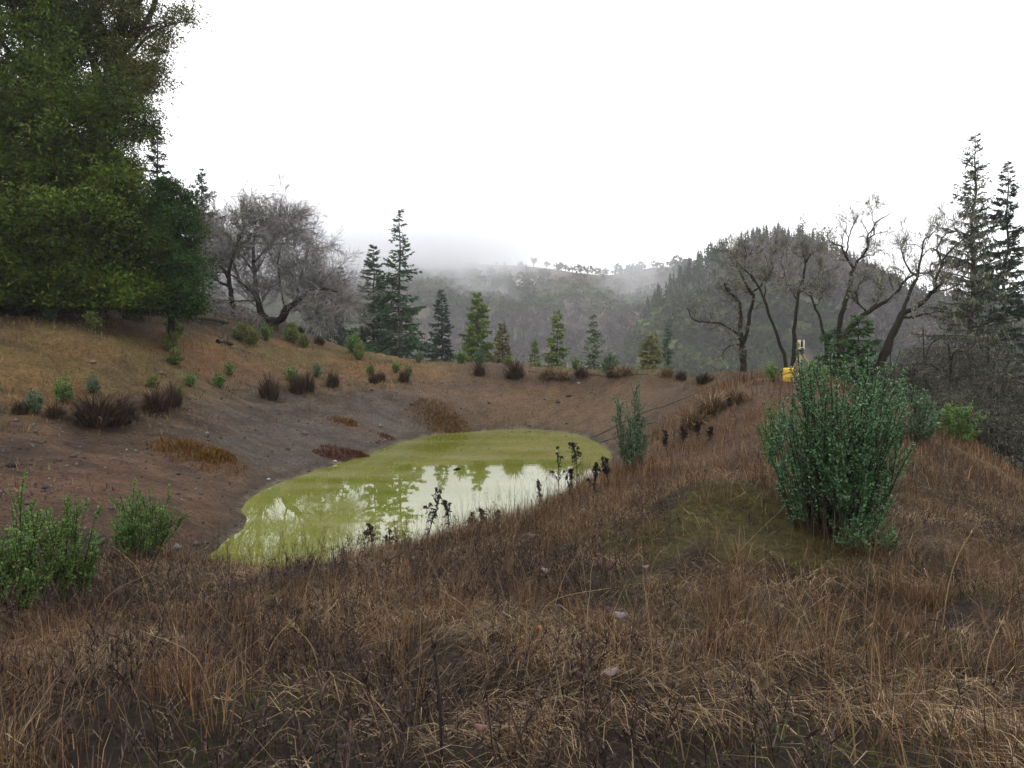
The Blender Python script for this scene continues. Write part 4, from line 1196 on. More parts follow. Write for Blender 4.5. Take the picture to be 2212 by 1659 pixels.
shrub('bright green shrub stem clump second from the left edge', ground(150, 1310), 0.98, 0.38, 20, 7500, 0.028, 'shrublight', FS)
g = ground(308, 1212)
shrub('compact bright green shrub above the left end of the water', g, 0.95, 0.54, 36, 14000, 0.03, 'shrublight', FS)
g = ground(1362, 1022)
shrub('upright grey green shrub at the right tip of the pond', g, 1.5, 0.42, 26, 8000, 0.038, 'shrubgrey', FS)
BS = 'shrubs on the right crest'
for u, v, vt, rad, mat, lab in ((1890, 885, 826, 0.7, 'shrubgrey', 'soft grey green shrub behind the large bush'), (1962, 960, 842, 0.75, 'shrubgrey', 'feathery grey green shrub right of the large bush'),
                                (2055, 955, 868, 0.75, 'shrublight', 'lower green shrub at the right shoulder of the crest'), (1760, 830, 785, 0.55, 'shrublight', 'green shrub around the feet of the tripod'),
                                (2000, 930, 885, 0.4, 'shrubgrey', 'small grey shrub between the feathery and the lower green one'), (1840, 838, 790, 0.6, 'shrublight', 'dense green shrub under the leafy young fir')):
    g = ground(u, v)
    shrub(lab, g, max(0.5, float(topz(vt, g[1])) - g[2]), rad * 1.1, 30, 5000, 0.055, mat, BS)

# small shrubs on the left bank and dam: three built, the others copies
SM = {}
for mat in ('shrublight', 'shrubgrey', 'shrubyellow'):
    SM[mat] = shrub_parts(1.0, 0.5, 17, 1500, 0.095, mat)
GSM = 'small green shrubs on the banks'
SMALL = [(75, 895, 46, 'shrubgrey', 'grey green shrub nearest the left edge on the bank'), (140, 872, 52, 'shrublight', 'green shrub second from the left edge on the bank'), (200, 850, 34, 'shrubgrey', 'pale green shrub behind the widest dark rush clump'),
         (330, 840, 28, 'shrubyellow', 'small yellowish shrub above the big dark rush clumps'), (385, 868, 30, 'shrubyellow', 'yellow green shrub at the right end of the big rush clumps'), (410, 836, 28, 'shrublight', 'small green shrub in the middle of the left bank'),
         (474, 838, 30, 'shrublight', 'wide low green shrub in the middle of the left bank'), (498, 812, 28, 'shrublight', 'bright round shrub just above the wide low one'), (110, 697, 34, 'shrubgrey', 'dark grey green shrub under the dense evergreen'),
         (203, 716, 40, 'shrubyellow', 'yellow green shrub at the edge of the evergreen shade'), (212, 686, 30, 'shrubgrey', 'small grey shrub in the evergreen shade'), (378, 730, 40, 'shrubyellow', 'taller shrub alone on the upper left slope'),
         (370, 762, 42, 'shrubyellow', 'shrub just below the lone shrub on the upper slope'), (376, 790, 36, 'shrubyellow', 'lowest of the three stacked shrubs on the upper slope'), (520, 735, 36, 'shrubyellow', 'yellowish shrub left below the bare oak'),
         (545, 746, 34, 'shrubyellow', 'pale shrub below the left side of the bare oak'), (572, 736, 34, 'shrublight', 'green shrub at the foot of the bare oak'), (632, 742, 46, 'shrubyellow', 'tall yellow green shrub right of the oak fork'),
         (655, 752, 30, 'shrubyellow', 'small yellow green shrub right of the oak'), (768, 764, 40, 'shrublight', 'bright leafy shrub left of the bushy fir'), (775, 778, 34, 'shrubyellow', 'yellowish shrub below the bright leafy one'),
         (800, 812, 24, 'shrubyellow', 'small shrub at the left end of the dam rim'), (855, 806, 24, 'shrublight', 'small green shrub on the dam rim below the tall conifer'), (882, 812, 22, 'shrublight', 'tiny green shrub on the dam rim right of the tall conifer'),
         (684, 815, 26, 'shrubgrey', 'small grey green shrub among the brown rush clumps'), (628, 824, 30, 'shrublight', 'green shrub beside the double rush clump'), (905, 783, 22, 'shrubgrey', 'small shrub on the crest below the dark fir'),
         (994, 786, 30, 'shrublight', 'rounded green shrub left of the bright fir'), (1037, 790, 34, 'shrubgrey', 'rounded shrub in front of the bright fir'), (1098, 790, 22, 'shrubyellow', 'low yellowish shrub by the browning fir'),
         (1245, 800, 28, 'shrublight', 'small green shrub left of the silvery fir'), (1316, 806, 40, 'shrubgrey', 'grey green shrub right of the silvery fir'), (1402, 794, 24, 'shrublight', 'low green shrub below the pale rounded fir'),
         (1425, 798, 20, 'shrubyellow', 'low yellow green shrub right of the pale rounded fir'), (1670, 826, 40, 'shrublight', 'green shrub left of the yellow case on the crest')]
protos = {}
for u, v, hp, mat, lab in SMALL:
    g = ground(u, v)
    h = hp * g[1] / FPX
    w = h * rng.uniform(0.95, 1.35)
    if mat not in protos:
        o = thing('small_shrub', lab, 'shrub', g, rng.uniform(0, 6), GSM, (w, w, h))
        link('stems', SM[mat][0], M['stem'], o)
        link('foliage', SM[mat][1], M[mat], o)
        protos[mat] = o
    else:
        copy_thing(protos[mat], lab, g, rng.uniform(0, 6), (w, w, h), GSM)

# rush clumps and tussocks
def clump_mesh(n, h, rad, lean, w):
    mb = MB()
    a = rng.uniform(0, 2 * math.pi, n)
    q = rng.uniform(0, 1, n) ** 0.6
    lobes = 0.7 + 0.6 * fbm(np.cos(a) * 1.5 + 5, np.sin(a) * 1.5 + rad * 40, int(rng.integers(1, 99)), 2)
    p = np.stack([np.cos(a) * q * rad * lobes, np.sin(a) * q * rad * lobes, np.zeros(n) - 0.03], 1)
    hh = h * (1.1 - 0.65 * q ** 2) * rng.uniform(0.45, 1.1, n) * lobes
    blades(mb, p, hh, lean * (0.25 + q) * rng.uniform(0.3, 1.6, n), w * rng.uniform(0.6, 1.2, n), a + rng.normal(0, 0.8, n))
    return mb.mesh('rush_clump')
RC = {'rush': [clump_mesh(380, 1.0, 0.36, 0.8, 0.035) for _ in range(4)], 'rushtan': [clump_mesh(420, 0.95, 0.3, 1.1, 0.03) for _ in range(3)]}
for k_, ms in RC.items():
    for me in ms:
        me.materials.append(M[k_])
CL = [(215, 918, 74, 1.5, 'rush', 'widest dark brown rush clump on the left bank'), (262, 915, 70, 1.1, 'rush', 'dark brown rush clump against the right side of the widest one'), (335, 890, 60, 1.1, 'rush', 'tall brown rush clump third in the big row'), (372, 880, 62, 0.7, 'rush', 'slim dark rush clump at the end of the big row'),
      (120, 905, 40, 1.0, 'rush', 'small dark rush clump between the two left shrubs'), (45, 895, 36, 1.0, 'rush', 'dark rush clump nearest the left edge'), (582, 862, 62, 0.7, 'rush', 'upright brown rush clump alone on the bank'), (643, 850, 52, 0.75, 'rush', 'left half of the double dark rush clump'), (664, 846, 48, 0.7, 'rush', 'right half of the double dark rush clump'),
      (720, 836, 42, 0.75, 'rush', 'dark rush clump right of the double one'), (808, 828, 30, 0.8, 'rush', 'small rush clump at the left end of the dam face'), (824, 826, 30, 0.7, 'rush', 'small rush clump beside the first on the dam face'), (872, 826, 32, 0.8, 'rush', 'dark rush clump below the tall conifer'),
      (1036, 812, 34, 0.9, 'rush', 'dark rush clump below the bright fir'), (1112, 818, 44, 1.1, 'rush', 'largest dark rush clump on the dam rim'), (1255, 816, 30, 1.0, 'rush', 'dark rush clump below the silvery fir'), (1320, 816, 26, 0.8, 'rush', 'small dark rush clump right of the silvery fir'),
      (1185, 818, 34, 1.2, 'rushtan', 'tan tussock on the dam rim below the narrow fir'), (1215, 820, 30, 1.2, 'rushtan', 'tan tussock right of the first on the dam rim'), (1345, 812, 34, 1.3, 'rushtan', 'spiky tan tussock on the dam rim'), (1440, 814, 30, 1.0, 'rushtan', 'tan tussock right of the pale fir'),
      (1470, 822, 26, 1.0, 'rush', 'brown rush clump at the right of the dam rim'), (1520, 828, 30, 1.2, 'rush', 'brown rush clump where the dam meets the right bank'), (1540, 895, 62, 1.3, 'rushtan', 'tall tan tussock on the right bank above the pond'), (1500, 925, 60, 1.2, 'rushtan', 'tan tussock left of the tall one on the right bank'),
      (1590, 872, 50, 1.2, 'rushtan', 'tan tussock near the yellow case'), (650, 725, 26, 0.8, 'rush', 'dark rush clump under the right limb of the bare oak'), (690, 745, 24, 1.0, 'rush', 'dark rush clump on the slope right of the oak')]
for k, (u, v, hp, wf, kind, lab) in enumerate(CL):
    g = ground(u, v)
    h = hp * g[1] / FPX
    o = link('rush_clump', RC[kind][k % len(RC[kind])], None)
    o.location = g
    o.scale = (h * wf, h * wf, h)
    o.rotation_euler = (0, 0, k * 1.3)
    tag(o, lab, 'rush clump', 'rush clumps on the banks')

# low orange and red patches beside the water
def patch_thing(label, spots, n, h, mat):
    mb = MB()
    c = ground(*spots[0][:2])
    for u, v, rx, ry in spots:
        g = ground(u, v)
        k = n // len(spots)
        a = rng.uniform(0, 2 * math.pi, k)
        q = rng.uniform(0, 1, k) ** 0.6
        x = g[0] + np.cos(a) * q * rx
        y = g[1] + np.sin(a) * q * ry
        blades(mb, np.stack([x, y, H(x, y)], 1) - c, h * rng.uniform(0.4, 1.2, k) * (1.15 - 0.7 * q), rng.uniform(0.2, 1.1, k), 0.028)
    o = mb.build('groundcover_patch', M[mat])
    o.location = c
    o['kind'] = 'stuff'
    tag(o, label, 'plant patch')
patch_thing('orange and yellow low plants on the left bank', [(430, 985, 1.3, 1.3), (400, 970, 1.0, 1.0), (470, 985, 0.5, 0.8)], 1300, 0.24, 'orange')
patch_thing('rust orange plants running down to the far left shore', [(930, 895, 0.9, 1.4), (955, 915, 0.9, 1.3), (985, 926, 0.7, 1.0)], 1300, 0.26, 'orange')
patch_thing('small yellow orange plant patch on the grey gravel', [(738, 912, 0.65, 0.6), (755, 915, 0.4, 0.5)], 380, 0.2, 'orange')
patch_thing('dark red low plants at the left waterline', [(745, 980, 0.9, 0.7), (715, 986, 0.7, 0.5), (775, 985, 0.5, 0.4)], 1100, 0.2, 'red')
patch_thing('tiny rust patch near the middle of the left shore', [(835, 945, 0.4, 0.4)], 160, 0.15, 'red')
# ---------------------------------------------------------------- grass and dead forbs (stuff)
def field(n, ymin, ymax, half=0.70, xl=None, xr=None):
    """points on the near ground, denser towards the camera as the view widens"""
    y = np.sqrt(rng.uniform(ymin ** 2, ymax ** 2, n))
    x = rng.uniform(-half, half, n) * y + rng.normal(0, 0.05, n)
    if xl is not None:
        x = np.clip(x, xl, xr)
    return x, y
def lift(x, y):
    return np.stack([x, y, H(x, y) - 0.015], 1)
def fg(x, y):
    """the weedy near side of the pond: everything on this side of the lip"""
    z = H(x, y)
    return (z > 0.5) & ((y < 13.5) | (x > 0.5)) & ~((x < -5.2) & (y > 9.6))
MOSS = ground(1540, 1130)
PATH = [ground(1560, 985), ground(1640, 900)]
def lowlip(x, y):
    '''thin short growth at the left end of the near lip'''
    return np.exp(-((x + 3.1) / 1.5) ** 2 - ((y - 10.2) / 2.4) ** 2)
def bareness(x, y):
    b = 0.85 * np.exp(-(((x - MOSS[0]) / 1.3) ** 2 + ((y - MOSS[1]) / 1.6) ** 2))
    for p in PATH:
        b = np.maximum(b, 0.75 * np.exp(-(((x - p[0]) / 1.3) ** 2 + ((y - p[1]) / 2.2) ** 2)))
    return b
def type_noise(x, y):
    return fbm(x * 0.55, y * 0.55, 101, 3), fbm(x * 1.3, y * 1.3, 111, 3)

# matted straw
x, y = field(190000, 2.6, 15.0, 0.74)
ok = fg(x, y)
a_, b_ = type_noise(x, y)
ok &= rng.uniform(0, 1, len(x)) < (0.12 + 0.88 * smooth(0.42, 0.56, b_)) * (1 - bareness(x, y))
x, y = x[ok], y[ok]
mb = MB()
n = len(x)
flat = rng.uniform(0, 1, n) < 0.6
hs = np.where(flat, rng.uniform(0.03, 0.10, n), rng.uniform(0.06, 0.26, n)) * (0.35 + 1.2 * fbm(x * 0.8, y * 0.8, 121, 2))
ln_ = np.where(flat, rng.uniform(2.0, 5.5, n), rng.uniform(0.3, 2.0, n))
hs = hs * (1 - 0.6 * lowlip(x, y))
pb = lift(x, y)
pb[:, 2] += np.where(flat, rng.uniform(0, 0.10, n), 0)
azf = 9 * fbm(x * 0.5, y * 0.5, 131, 2) + rng.normal(0, 0.7, n)
blades(mb, pb, hs, ln_, rng.uniform(0.0026, 0.006, n), azf)
tag(mb.build('straw_grass', M['straw']), 'matted brown and straw coloured dead grass of the foreground', 'grass', kind='stuff')
# russet tufts
tx, ty = field(3200, 2.7, 16.0, 0.72)
ok = fg(tx, ty)
a_, b_ = type_noise(tx, ty)
lipw = np.exp(-((ty - 11.2) / 2.0) ** 2) * smooth(3.0, 1.0, np.abs(tx + 0.5) - 2.0)
ok &= rng.uniform(0, 1, len(tx)) < (0.15 + 0.6 * smooth(0.45, 0.6, a_) + 0.8 * lipw) * (1 - bareness(tx, ty))
tx, ty, lipw = tx[ok], ty[ok], lipw[ok]
k = np.repeat(np.arange(len(tx)), 34)
x = tx[k] + rng.normal(0, 0.07, len(k))
y = ty[k] + rng.normal(0, 0.07, len(k))
hh = (rng.uniform(0.12, 0.38, len(tx)) + 0.05 * lipw)[k] * rng.uniform(0.5, 1.2, len(k)) * (1 - 0.65 * lowlip(x, y))
mb = MB()
blades(mb, lift(x, y), hh, rng.uniform(0.1, 0.9, len(k)), rng.uniform(0.0025, 0.0045, len(k)), np.arctan2(y - ty[k], x - tx[k]) + rng.normal(0, 0.6, len(k)))
tag(mb.build('russet_grass', M['russet']), 'russet brown grass tufts along the near lip of the pond', 'grass', kind='stuff')
# dark dead forbs: fine branching twigs
px, py = field(10500, 2.6, 12.5, 0.72)
ok = fg(px, py)
a_, b_ = type_noise(px, py)
dk = smooth(0.56, 0.46, a_ + 0.10 * smooth(-0.5, 2.5, px) - 0.05) * 0.95 + 0.06
ok &= rng.uniform(0, 1, len(px)) < dk * (1 - 0.9 * bareness(px, py)) * np.where(py < 9.5, 1.0, 0.4) * (1 - 0.9 * lowlip(px, py))
px, py = px[ok], py[ok]
N = len(px)
base = lift(px, py)
P1, R1 = grow(base, rng.normal(0, 0.28, (N, 3)) + np.array([0, 0, 1.0]), rng.uniform(0.10, 0.38, N), 0.0024, 3, 0.15, 0.02, 0.6)
mb = MB()
tubes(mb, P1, R1, 3)
p, d, L, r = spawn(P1, R1, 12, 0.15, 1.0, 0.4, 1.2, 0.34)
leaves(mb, p, d + np.array([0, 0, 0.3]), L, rng.uniform(0.005, 0.010, len(L)), tri=True)
q = p + norm(d) * L[:, None] * 0.7
s = rng.uniform(0, 1, len(q)) < 0.45
leaves(mb, q[s], rng.normal(0, 1, (s.sum(), 3)), rng.uniform(0.01, 0.03, s.sum()), rng.uniform(0.008, 0.018, s.sum()), tri=True)
tag(mb.build('dead_forb_undergrowth', M['dark']), 'dark purplish dead weeds matted across the foreground', 'weeds', kind='stuff')
# young green grass and moss underneath
x, y = field(90000, 2.6, 13.0, 0.72)
ok = fg(x, y)
m_ = np.exp(-(((x - MOSS[0]) / 1.7) ** 2 + ((y - MOSS[1]) / 1.7) ** 2))
a_ = fbm(x * 0.9, y * 0.9, 141, 3)
ok &= rng.uniform(0, 1, len(x)) < 0.75 * smooth(0.5, 0.66, a_) + 0.75 * m_ * smooth(0.42, 0.52, fbm(x * 1.9, y * 1.9, 151, 3))
x, y, m_ = x[ok], y[ok], m_[ok]
mb = MB()
blades(mb, lift(x, y), rng.uniform(0.03, 0.10, len(x)) * (1 - 0.6 * m_), rng.uniform(0.2, 1.2, len(x)), rng.uniform(0.003, 0.007, len(x)))
tag(mb.build('green_grass', M['greengrass']), 'short green grass and moss showing between the dead stems', 'grass', kind='stuff')
# right crest and slope: dry russet and tan grass
x, y = field(46000, 11.0, 26.0, 0.74)
z = H(x, y)
ok = (x > 0.28 * y - 3.2 + 0.0) & (z > 0.9) & (x > 1.0)
ok &= rng.uniform(0, 1, len(x)) < (0.35 + 0.65 * smooth(0.4, 0.6, fbm(x * 0.7, y * 0.7, 161, 3))) * (1 - 0.8 * bareness(x, y))
x, y = x[ok], y[ok]
mb = MB()
blades(mb, lift(x, y), rng.uniform(0.1, 0.4, len(x)) * (0.5 + 1.0 * fbm(x * 0.5, y * 0.5, 171, 2)), rng.uniform(0.1, 0.9, len(x)), rng.uniform(0.006, 0.014, len(x)))
tag(mb.build('crest_grass', M['russet']), 'dry russet grass along the right crest', 'grass', kind='stuff')
# left slope and dam: short tan grass
n = 100000
x = rng.uniform(-30, 10, n)
y = rng.uniform(14, 52, n)
z = H(x, y)
ok = (np.abs(x / y) < 0.72) & (((x < -3) & (z > 1.5 + 1.2 * fbm(x * 0.4, y * 0.4, 181, 3))) | ((y > 30) & (z > 2.2)))
ok &= rng.uniform(0, 1, n) < 0.25 + 0.75 * smooth(0.35, 0.55, fbm(x * 0.5, y * 0.5, 191, 3))
x, y = x[ok], y[ok]
mb = MB()
blades(mb, lift(x, y), rng.uniform(0.05, 0.26, len(x)) * (0.3 + 1.3 * fbm(x * 1.1, y * 1.1, 201, 3) ** 1.5), rng.uniform(0.3, 1.8, len(x)), rng.uniform(0.012, 0.026, len(x)))
tag(mb.build('bank_grass', M['tangrass']), 'short tan and yellowish grass on the left slope and dam', 'grass', kind='stuff')
# dead weeds on the middle of the left bank
n = 26000
x = rng.uniform(-22, -3, n)
y = rng.uniform(13, 44, n)
z = H(x, y)
wb = smooth(0.7, 1.3, z) * smooth(3.2, 2.1, z) * smooth(0.42, 0.58, fbm(x * 0.6, y * 0.6, 205, 3))
ok = (np.abs(x / y) < 0.7) & (rng.uniform(0, 1, n) < wb)
x, y = x[ok], y[ok]
mb = MB()
blades(mb, lift(x, y), rng.uniform(0.04, 0.22, len(x)), rng.uniform(0.3, 1.6, len(x)), rng.uniform(0.010, 0.022, len(x)))
tag(mb.build('bank_weeds', M['russet']), 'dead russet weeds scattered over the middle of the left bank', 'weeds', kind='stuff')
# low growth round the feet of the bank shrubs and rush clumps
sx_, sy_, sh_ = [], [], []
for o in list(C.objects):
    if o.name.split('.')[0] in ('small_shrub', 'rush_clump'):
        k = 90
        r_ = abs(rng.normal(0, 1, k)) * max(o.scale[0], 0.5) * 0.9
        a = rng.uniform(0, 6.283, k)
        sx_.append(o.location[0] + np.cos(a) * r_)
        sy_.append(o.location[1] + np.sin(a) * r_)
        sh_.append(rng.uniform(0.05, 0.35, k) * o.scale[2])
x, y, hs = np.concatenate(sx_), np.concatenate(sy_), np.concatenate(sh_)
ok = H(x, y) > 0.3
x, y, hs = x[ok], y[ok], hs[ok]
mb = MB()
blades(mb, lift(x, y), hs, rng.uniform(0.2, 1.4, len(x)), rng.uniform(0.012, 0.03, len(x)))
tag(mb.build('bank_undergrowth', M['tangrass']), 'low dry growth round the feet of the bank shrubs', 'undergrowth', kind='stuff')
# brush under the left trees
n = 9000
x = rng.uniform(-26, -6, n)
y = rng.uniform(28, 46, n)
z = H(x, y)
ok = (z > 5.0 + 0.9 * fbm(x * 0.6, y * 0.6, 211, 3))
x, y = x[ok], y[ok]
mb = MB()
leaves(mb, np.stack([x, y, H(x, y)], 1), rng.normal(0, 0.6, (len(x), 3)) + np.array([0, 0, 0.8]), rng.uniform(0.15, 0.5, len(x)), rng.uniform(0.03, 0.1, len(x)))
tag(mb.build('tree_litter', M['dark']), 'dark litter and brush in the shade under the left trees', 'litter', kind='stuff')

# loose gravel and clods on the bare banks
n = 16000
x = rng.uniform(-15, 6, n)
y = rng.uniform(11, 46, n)
z = H(x, y)
ok = (z > 0.03) & (z < 2.2) & ((x < -4.5) | (y > 24)) & (rng.uniform(0, 1, n) < 0.25 + 0.75 * smooth(0.45, 0.6, fbm(x * 0.5, y * 0.5, 221, 3)))
x, y = x[ok], y[ok]
n = len(x)
s = rng.lognormal(-3.75, 0.55, n)
oc = np.array([(1, 0, 0), (0, 1, 0), (-1, 0, 0), (0, -1, 0), (0, 0, 0.8), (0, 0, -0.6)])
Vg = oc[None] * s[:, None, None] * rng.uniform(0.6, 1.3, (n, 6, 1))
ang = rng.uniform(0, 6.28, n)
c_, s_ = np.cos(ang)[:, None], np.sin(ang)[:, None]
Vg = np.stack([Vg[..., 0] * c_ - Vg[..., 1] * s_, Vg[..., 0] * s_ + Vg[..., 1] * c_, Vg[..., 2]], -1) + np.stack([x, y, H(x, y) + s * 0.2], 1)[:, None]
T = np.array([(0, 1, 4), (1, 2, 4), (2, 3, 4), (3, 0, 4), (1, 0, 5), (2, 1, 5), (3, 2, 5), (0, 3, 5)])
mb = MB()
mb.add(Vg.reshape(-1, 3), None, (T[None] + (np.arange(n) * 6)[:, None, None]).reshape(-1, 3))
M['gravel'] = leafmat('gravel_stones', [(0.03, 0.026, 0.024), (0.06, 0.052, 0.05), (0.09, 0.08, 0.078), (0.11, 0.10, 0.095), (0.17, 0.16, 0.15)], 0.8, 0.0, 0.3, 1.0)
tag(mb.build('gravel', M['gravel']), 'loose gravel and clods on the bare banks', 'gravel', kind='stuff')

# ---------------------------------------------------------------- tall stalks that can be picked out
def stalk(label, u, v, lean_u, top_v, r=0.0035, mat='stalk', bend=0.15, seed=True, Y=None):
    g = ground(u, v) if Y is None else np.array([*on(u, Y)])
    tip = img(lean_u, top_v, g[1] + rng.uniform(-0.15, 0.15)) - g
    mid = tip * np.array([0.35, 0.35, 0.6]) * np.array([1 - bend, 1 - bend, 1 + bend * 0.3])
    mb = MB()
    P = resample(np.stack([np.array([0, 0, -0.03]), mid, tip]), 9)
    tubes(mb, P[None], np.linspace(r, r * 0.35, 9)[None], 4)
    o = thing('grass_stalk', label, 'grass stalk', g, 0, 'tall dry grass stalks')
    mb.build('stem', M[mat], o)
    if seed:
        s = MB()
        n = 14
        t = rng.uniform(0.78, 1.0, n)
        i = np.minimum((t * 8).astype(int), 7)
        leaves(s, P[i], (P[-1] - P[-3])[None] * 8 + rng.normal(0, 0.35, (n, 3)), rng.uniform(0.015, 0.04, n), r * 1.6)
        s.build('seed_head', M[mat], o)['kind'] = 'stuff'
    return o
ST = [(700, 1215, 718, 985, 0.004, 'stalk', 'stalk arching over the green water at the left middle'), (690, 1205, 693, 1105, 0.003, 'dark', 'short dark stalk in front of the left water'), (780, 1190, 800, 1040, 0.003, 'dark', 'thin dark stalk right of the arching one'), (620, 1210, 560, 1070, 0.003, 'stalk', 'stalk leaning left over the near shore'),
      (1110, 1115, 1112, 1045, 0.005, 'dark', 'stout dark stalk in front of the white reflection'), (1168, 1110, 1190, 1010, 0.003, 'dark', 'dark stalk rising beside the reflected sky'), (1185, 1105, 1250, 1000, 0.003, 'stalk', 'stalk leaning right beside the thistles'), (1150, 1125, 1195, 1015, 0.003, 'dark', 'slanting dark stalk at the right of the white reflection'),
      (1100, 1150, 1060, 1080, 0.003, 'dark', 'thin stalk leaning left at the water edge'), (956, 1659, 932, 1375, 0.007, 'thistle', 'thick dark upright stem at the bottom middle'), (1105, 1659, 1012, 1578, 0.006, 'stalk', 'pale broken straw at the bottom middle'), (1055, 1440, 945, 1270, 0.004, 'stalk', 'long pale stalk crossing the dark weeds'),
      (1150, 1340, 1320, 1270, 0.005, 'stalk', 'long pale stalk bent to the right in the middle'), (960, 1390, 955, 1245, 0.004, 'stalk', 'pale curved stalk left of the middle'), (700, 1500, 620, 1340, 0.004, 'stalk', 'pale stalk slanting left in the dark weeds'), (470, 1560, 300, 1360, 0.004, 'stalk', 'long stalk slanting across the left foreground'),
      (330, 1330, 245, 1180, 0.004, 'stalk', 'stalk leaning against the left shrubs'), (190, 1380, 330, 1235, 0.004, 'stalk', 'stalk leaning right beside the left shrub'), (560, 1480, 640, 1330, 0.0035, 'stalk', 'stalk leaning right in the left middle weeds'), (1360, 1500, 1385, 1250, 0.004, 'dark', 'dark upright stem in the middle foreground'),
      (2240, 1200, 2050, 960, 0.004, 'stalk', 'long stalk leaning left across the right slope'), (2030, 1380, 2110, 1130, 0.005, 'stalk', 'long stalk leaning right below the large bush'), (1850, 1659, 1790, 1460, 0.005, 'stalk', 'pale stalk at the bottom right of the middle'), (1660, 1540, 1640, 1330, 0.004, 'stalk', 'upright pale stalk in the right foreground'),
      (1930, 1450, 2010, 1370, 0.004, 'stalk', 'short pale stalk leaning right on the right slope'), (1480, 1659, 1420, 1500, 0.004, 'stalk', 'thin stalk at the bottom right of the orange leaf'), (1190, 1560, 1185, 1410, 0.004, 'stalk', 'upright pale stalk beside the orange leaf'), (2120, 1560, 2170, 1330, 0.004, 'stalk', 'stalk in the lower right corner'),
      (870, 1659, 800, 1500, 0.004, 'stalk', 'thin stalk at the bottom left of the thick stem'), (760, 1420, 860, 1380, 0.004, 'stalk', 'low bent stalk in the dark weeds'), (1760, 1420, 1680, 1300, 0.004, 'stalk', 'pale stalk below the mossy mound'), (1400, 1290, 1440, 1180, 0.0035, 'stalk', 'stalk at the left edge of the mossy mound')]
for u, v, lu, tv, r, mt, lab in ST:
    stalk(lab, min(max(u, -40), 2250), min(v, 1655), lu, tv, r, mt, rng.uniform(0.0, 0.3))
# the many thin ones nobody would count
tx, ty = field(2200, 2.9, 13.0, 0.70)
ok = fg(tx, ty) & (rng.uniform(0, 1, 2200) > bareness(tx, ty))
tx, ty = tx[ok], ty[ok]
n = len(tx)
P1, R1 = grow(lift(tx, ty), rng.normal(0, 0.75, (n, 3)) + np.array([0, 0, 1.0]), rng.uniform(0.2, 0.75, n), rng.uniform(0.0010, 0.0022, n), 6, 0.06, -0.05, 0.4)
mb = MB()
tubes(mb, P1, R1, 3)
tag(mb.build('loose_straws', M['stalk']), 'thin pale dry straws criss crossing the foreground weeds', 'straw', kind='stuff')
tx = rng.uniform(-5.2, 2.4, 700)
ty = np.interp(tx, [-5.5, -3, 0, 1.2, 2.4], [10.6, 10.9, 12.0, 14.5, 18.0]) + rng.normal(0, 0.5, 700)
P1, R1 = grow(lift(tx, ty), rng.normal(0, 0.16, (700, 3)) + np.array([0, 0, 1.0]), rng.uniform(0.25, 0.75, 700) * (0.6 + 0.7 * fbm(tx * 1.2, ty, 231, 2)), 0.0022, 5, 0.05, 0.0, 0.4)
mb = MB()
tubes(mb, P1, R1, 3)
p, d, L, r = spawn(P1, R1, 5, 0.5, 1.0, 0.3, 0.8, 0.12)
leaves(mb, p, d, L, 0.004)
tag(mb.build('lip_stems', M['dark']), 'thin dark stems standing along the near edge of the water', 'stems', kind='stuff')

# ---------------------------------------------------------------- dead thistles
def thistle(label, u, v, vtop, nb=5, white=False):
    g = ground(u, v)
    if g[2] < 0.35:                      # keep to the dry near lip
        for Y in np.arange(8.5, 22, 0.1):
            q = on(u, Y)
            if q[2] < 0.55 and Y > 10:
                break
            g = q
    h = max(0.25, float(topz(vtop, g[1])) - g[2])
    o = thing('dead_thistle', label, 'thistle', g, rng.uniform(0, 6), 'dead thistles by the pond')
    P0, R0 = grow(np.zeros((1, 3)) - (0, 0, 0.03), np.array([[0.05, 0, 1.0]]), h, 0.010, 8, 0.07, 0.02, 0.6)
    mb = MB()
    tubes(mb, P0, R0, 5)
    p, d, L, r = spawn(P0, R0, nb, 0.35, 0.92, 0.4, 0.9, 0.34)
    P1, R1 = grow(p, d + np.array([0, 0, 0.3]), L, 0.006, 5, 0.14, 0.08, 0.6)
    tubes(mb, P1, R1, 4)
    mb.build('stem', M['thistle'], o)
    lf = MB()
    for PP, n in ((P0, 26), (P1, 14 * nb)):
        j = rng.integers(0, len(PP), n)
        k = PP.shape[1]
        i = rng.integers(1, k, n)
        leaves(lf, PP[j, i], rng.normal(0, 1, (n, 3)) + np.array([0, 0, -0.4]), rng.uniform(0.04, 0.11, n), rng.uniform(0.012, 0.03, n))
    lf.build('withered_leaves', M['thistle'], o)
    tips = np.concatenate([P0[:, -1], P1[:, -1]])
    for k, c in enumerate(tips):
        hd = MB()
        n = 70
        dv = norm(rng.normal(0, 1, (n, 3)) + np.array([0, 0, 0.3]))
        leaves(hd, c + dv * 0.006, dv, rng.uniform(0.02, 0.042, n), rng.uniform(0.008, 0.014, n))
        hd.build('seed_head', M['white_fluff'] if (white and k == 0) else M['thistle'], o)
M['white_fluff'] = paint('thistle_fluff', (0.6, 0.58, 0.54), 0.9)
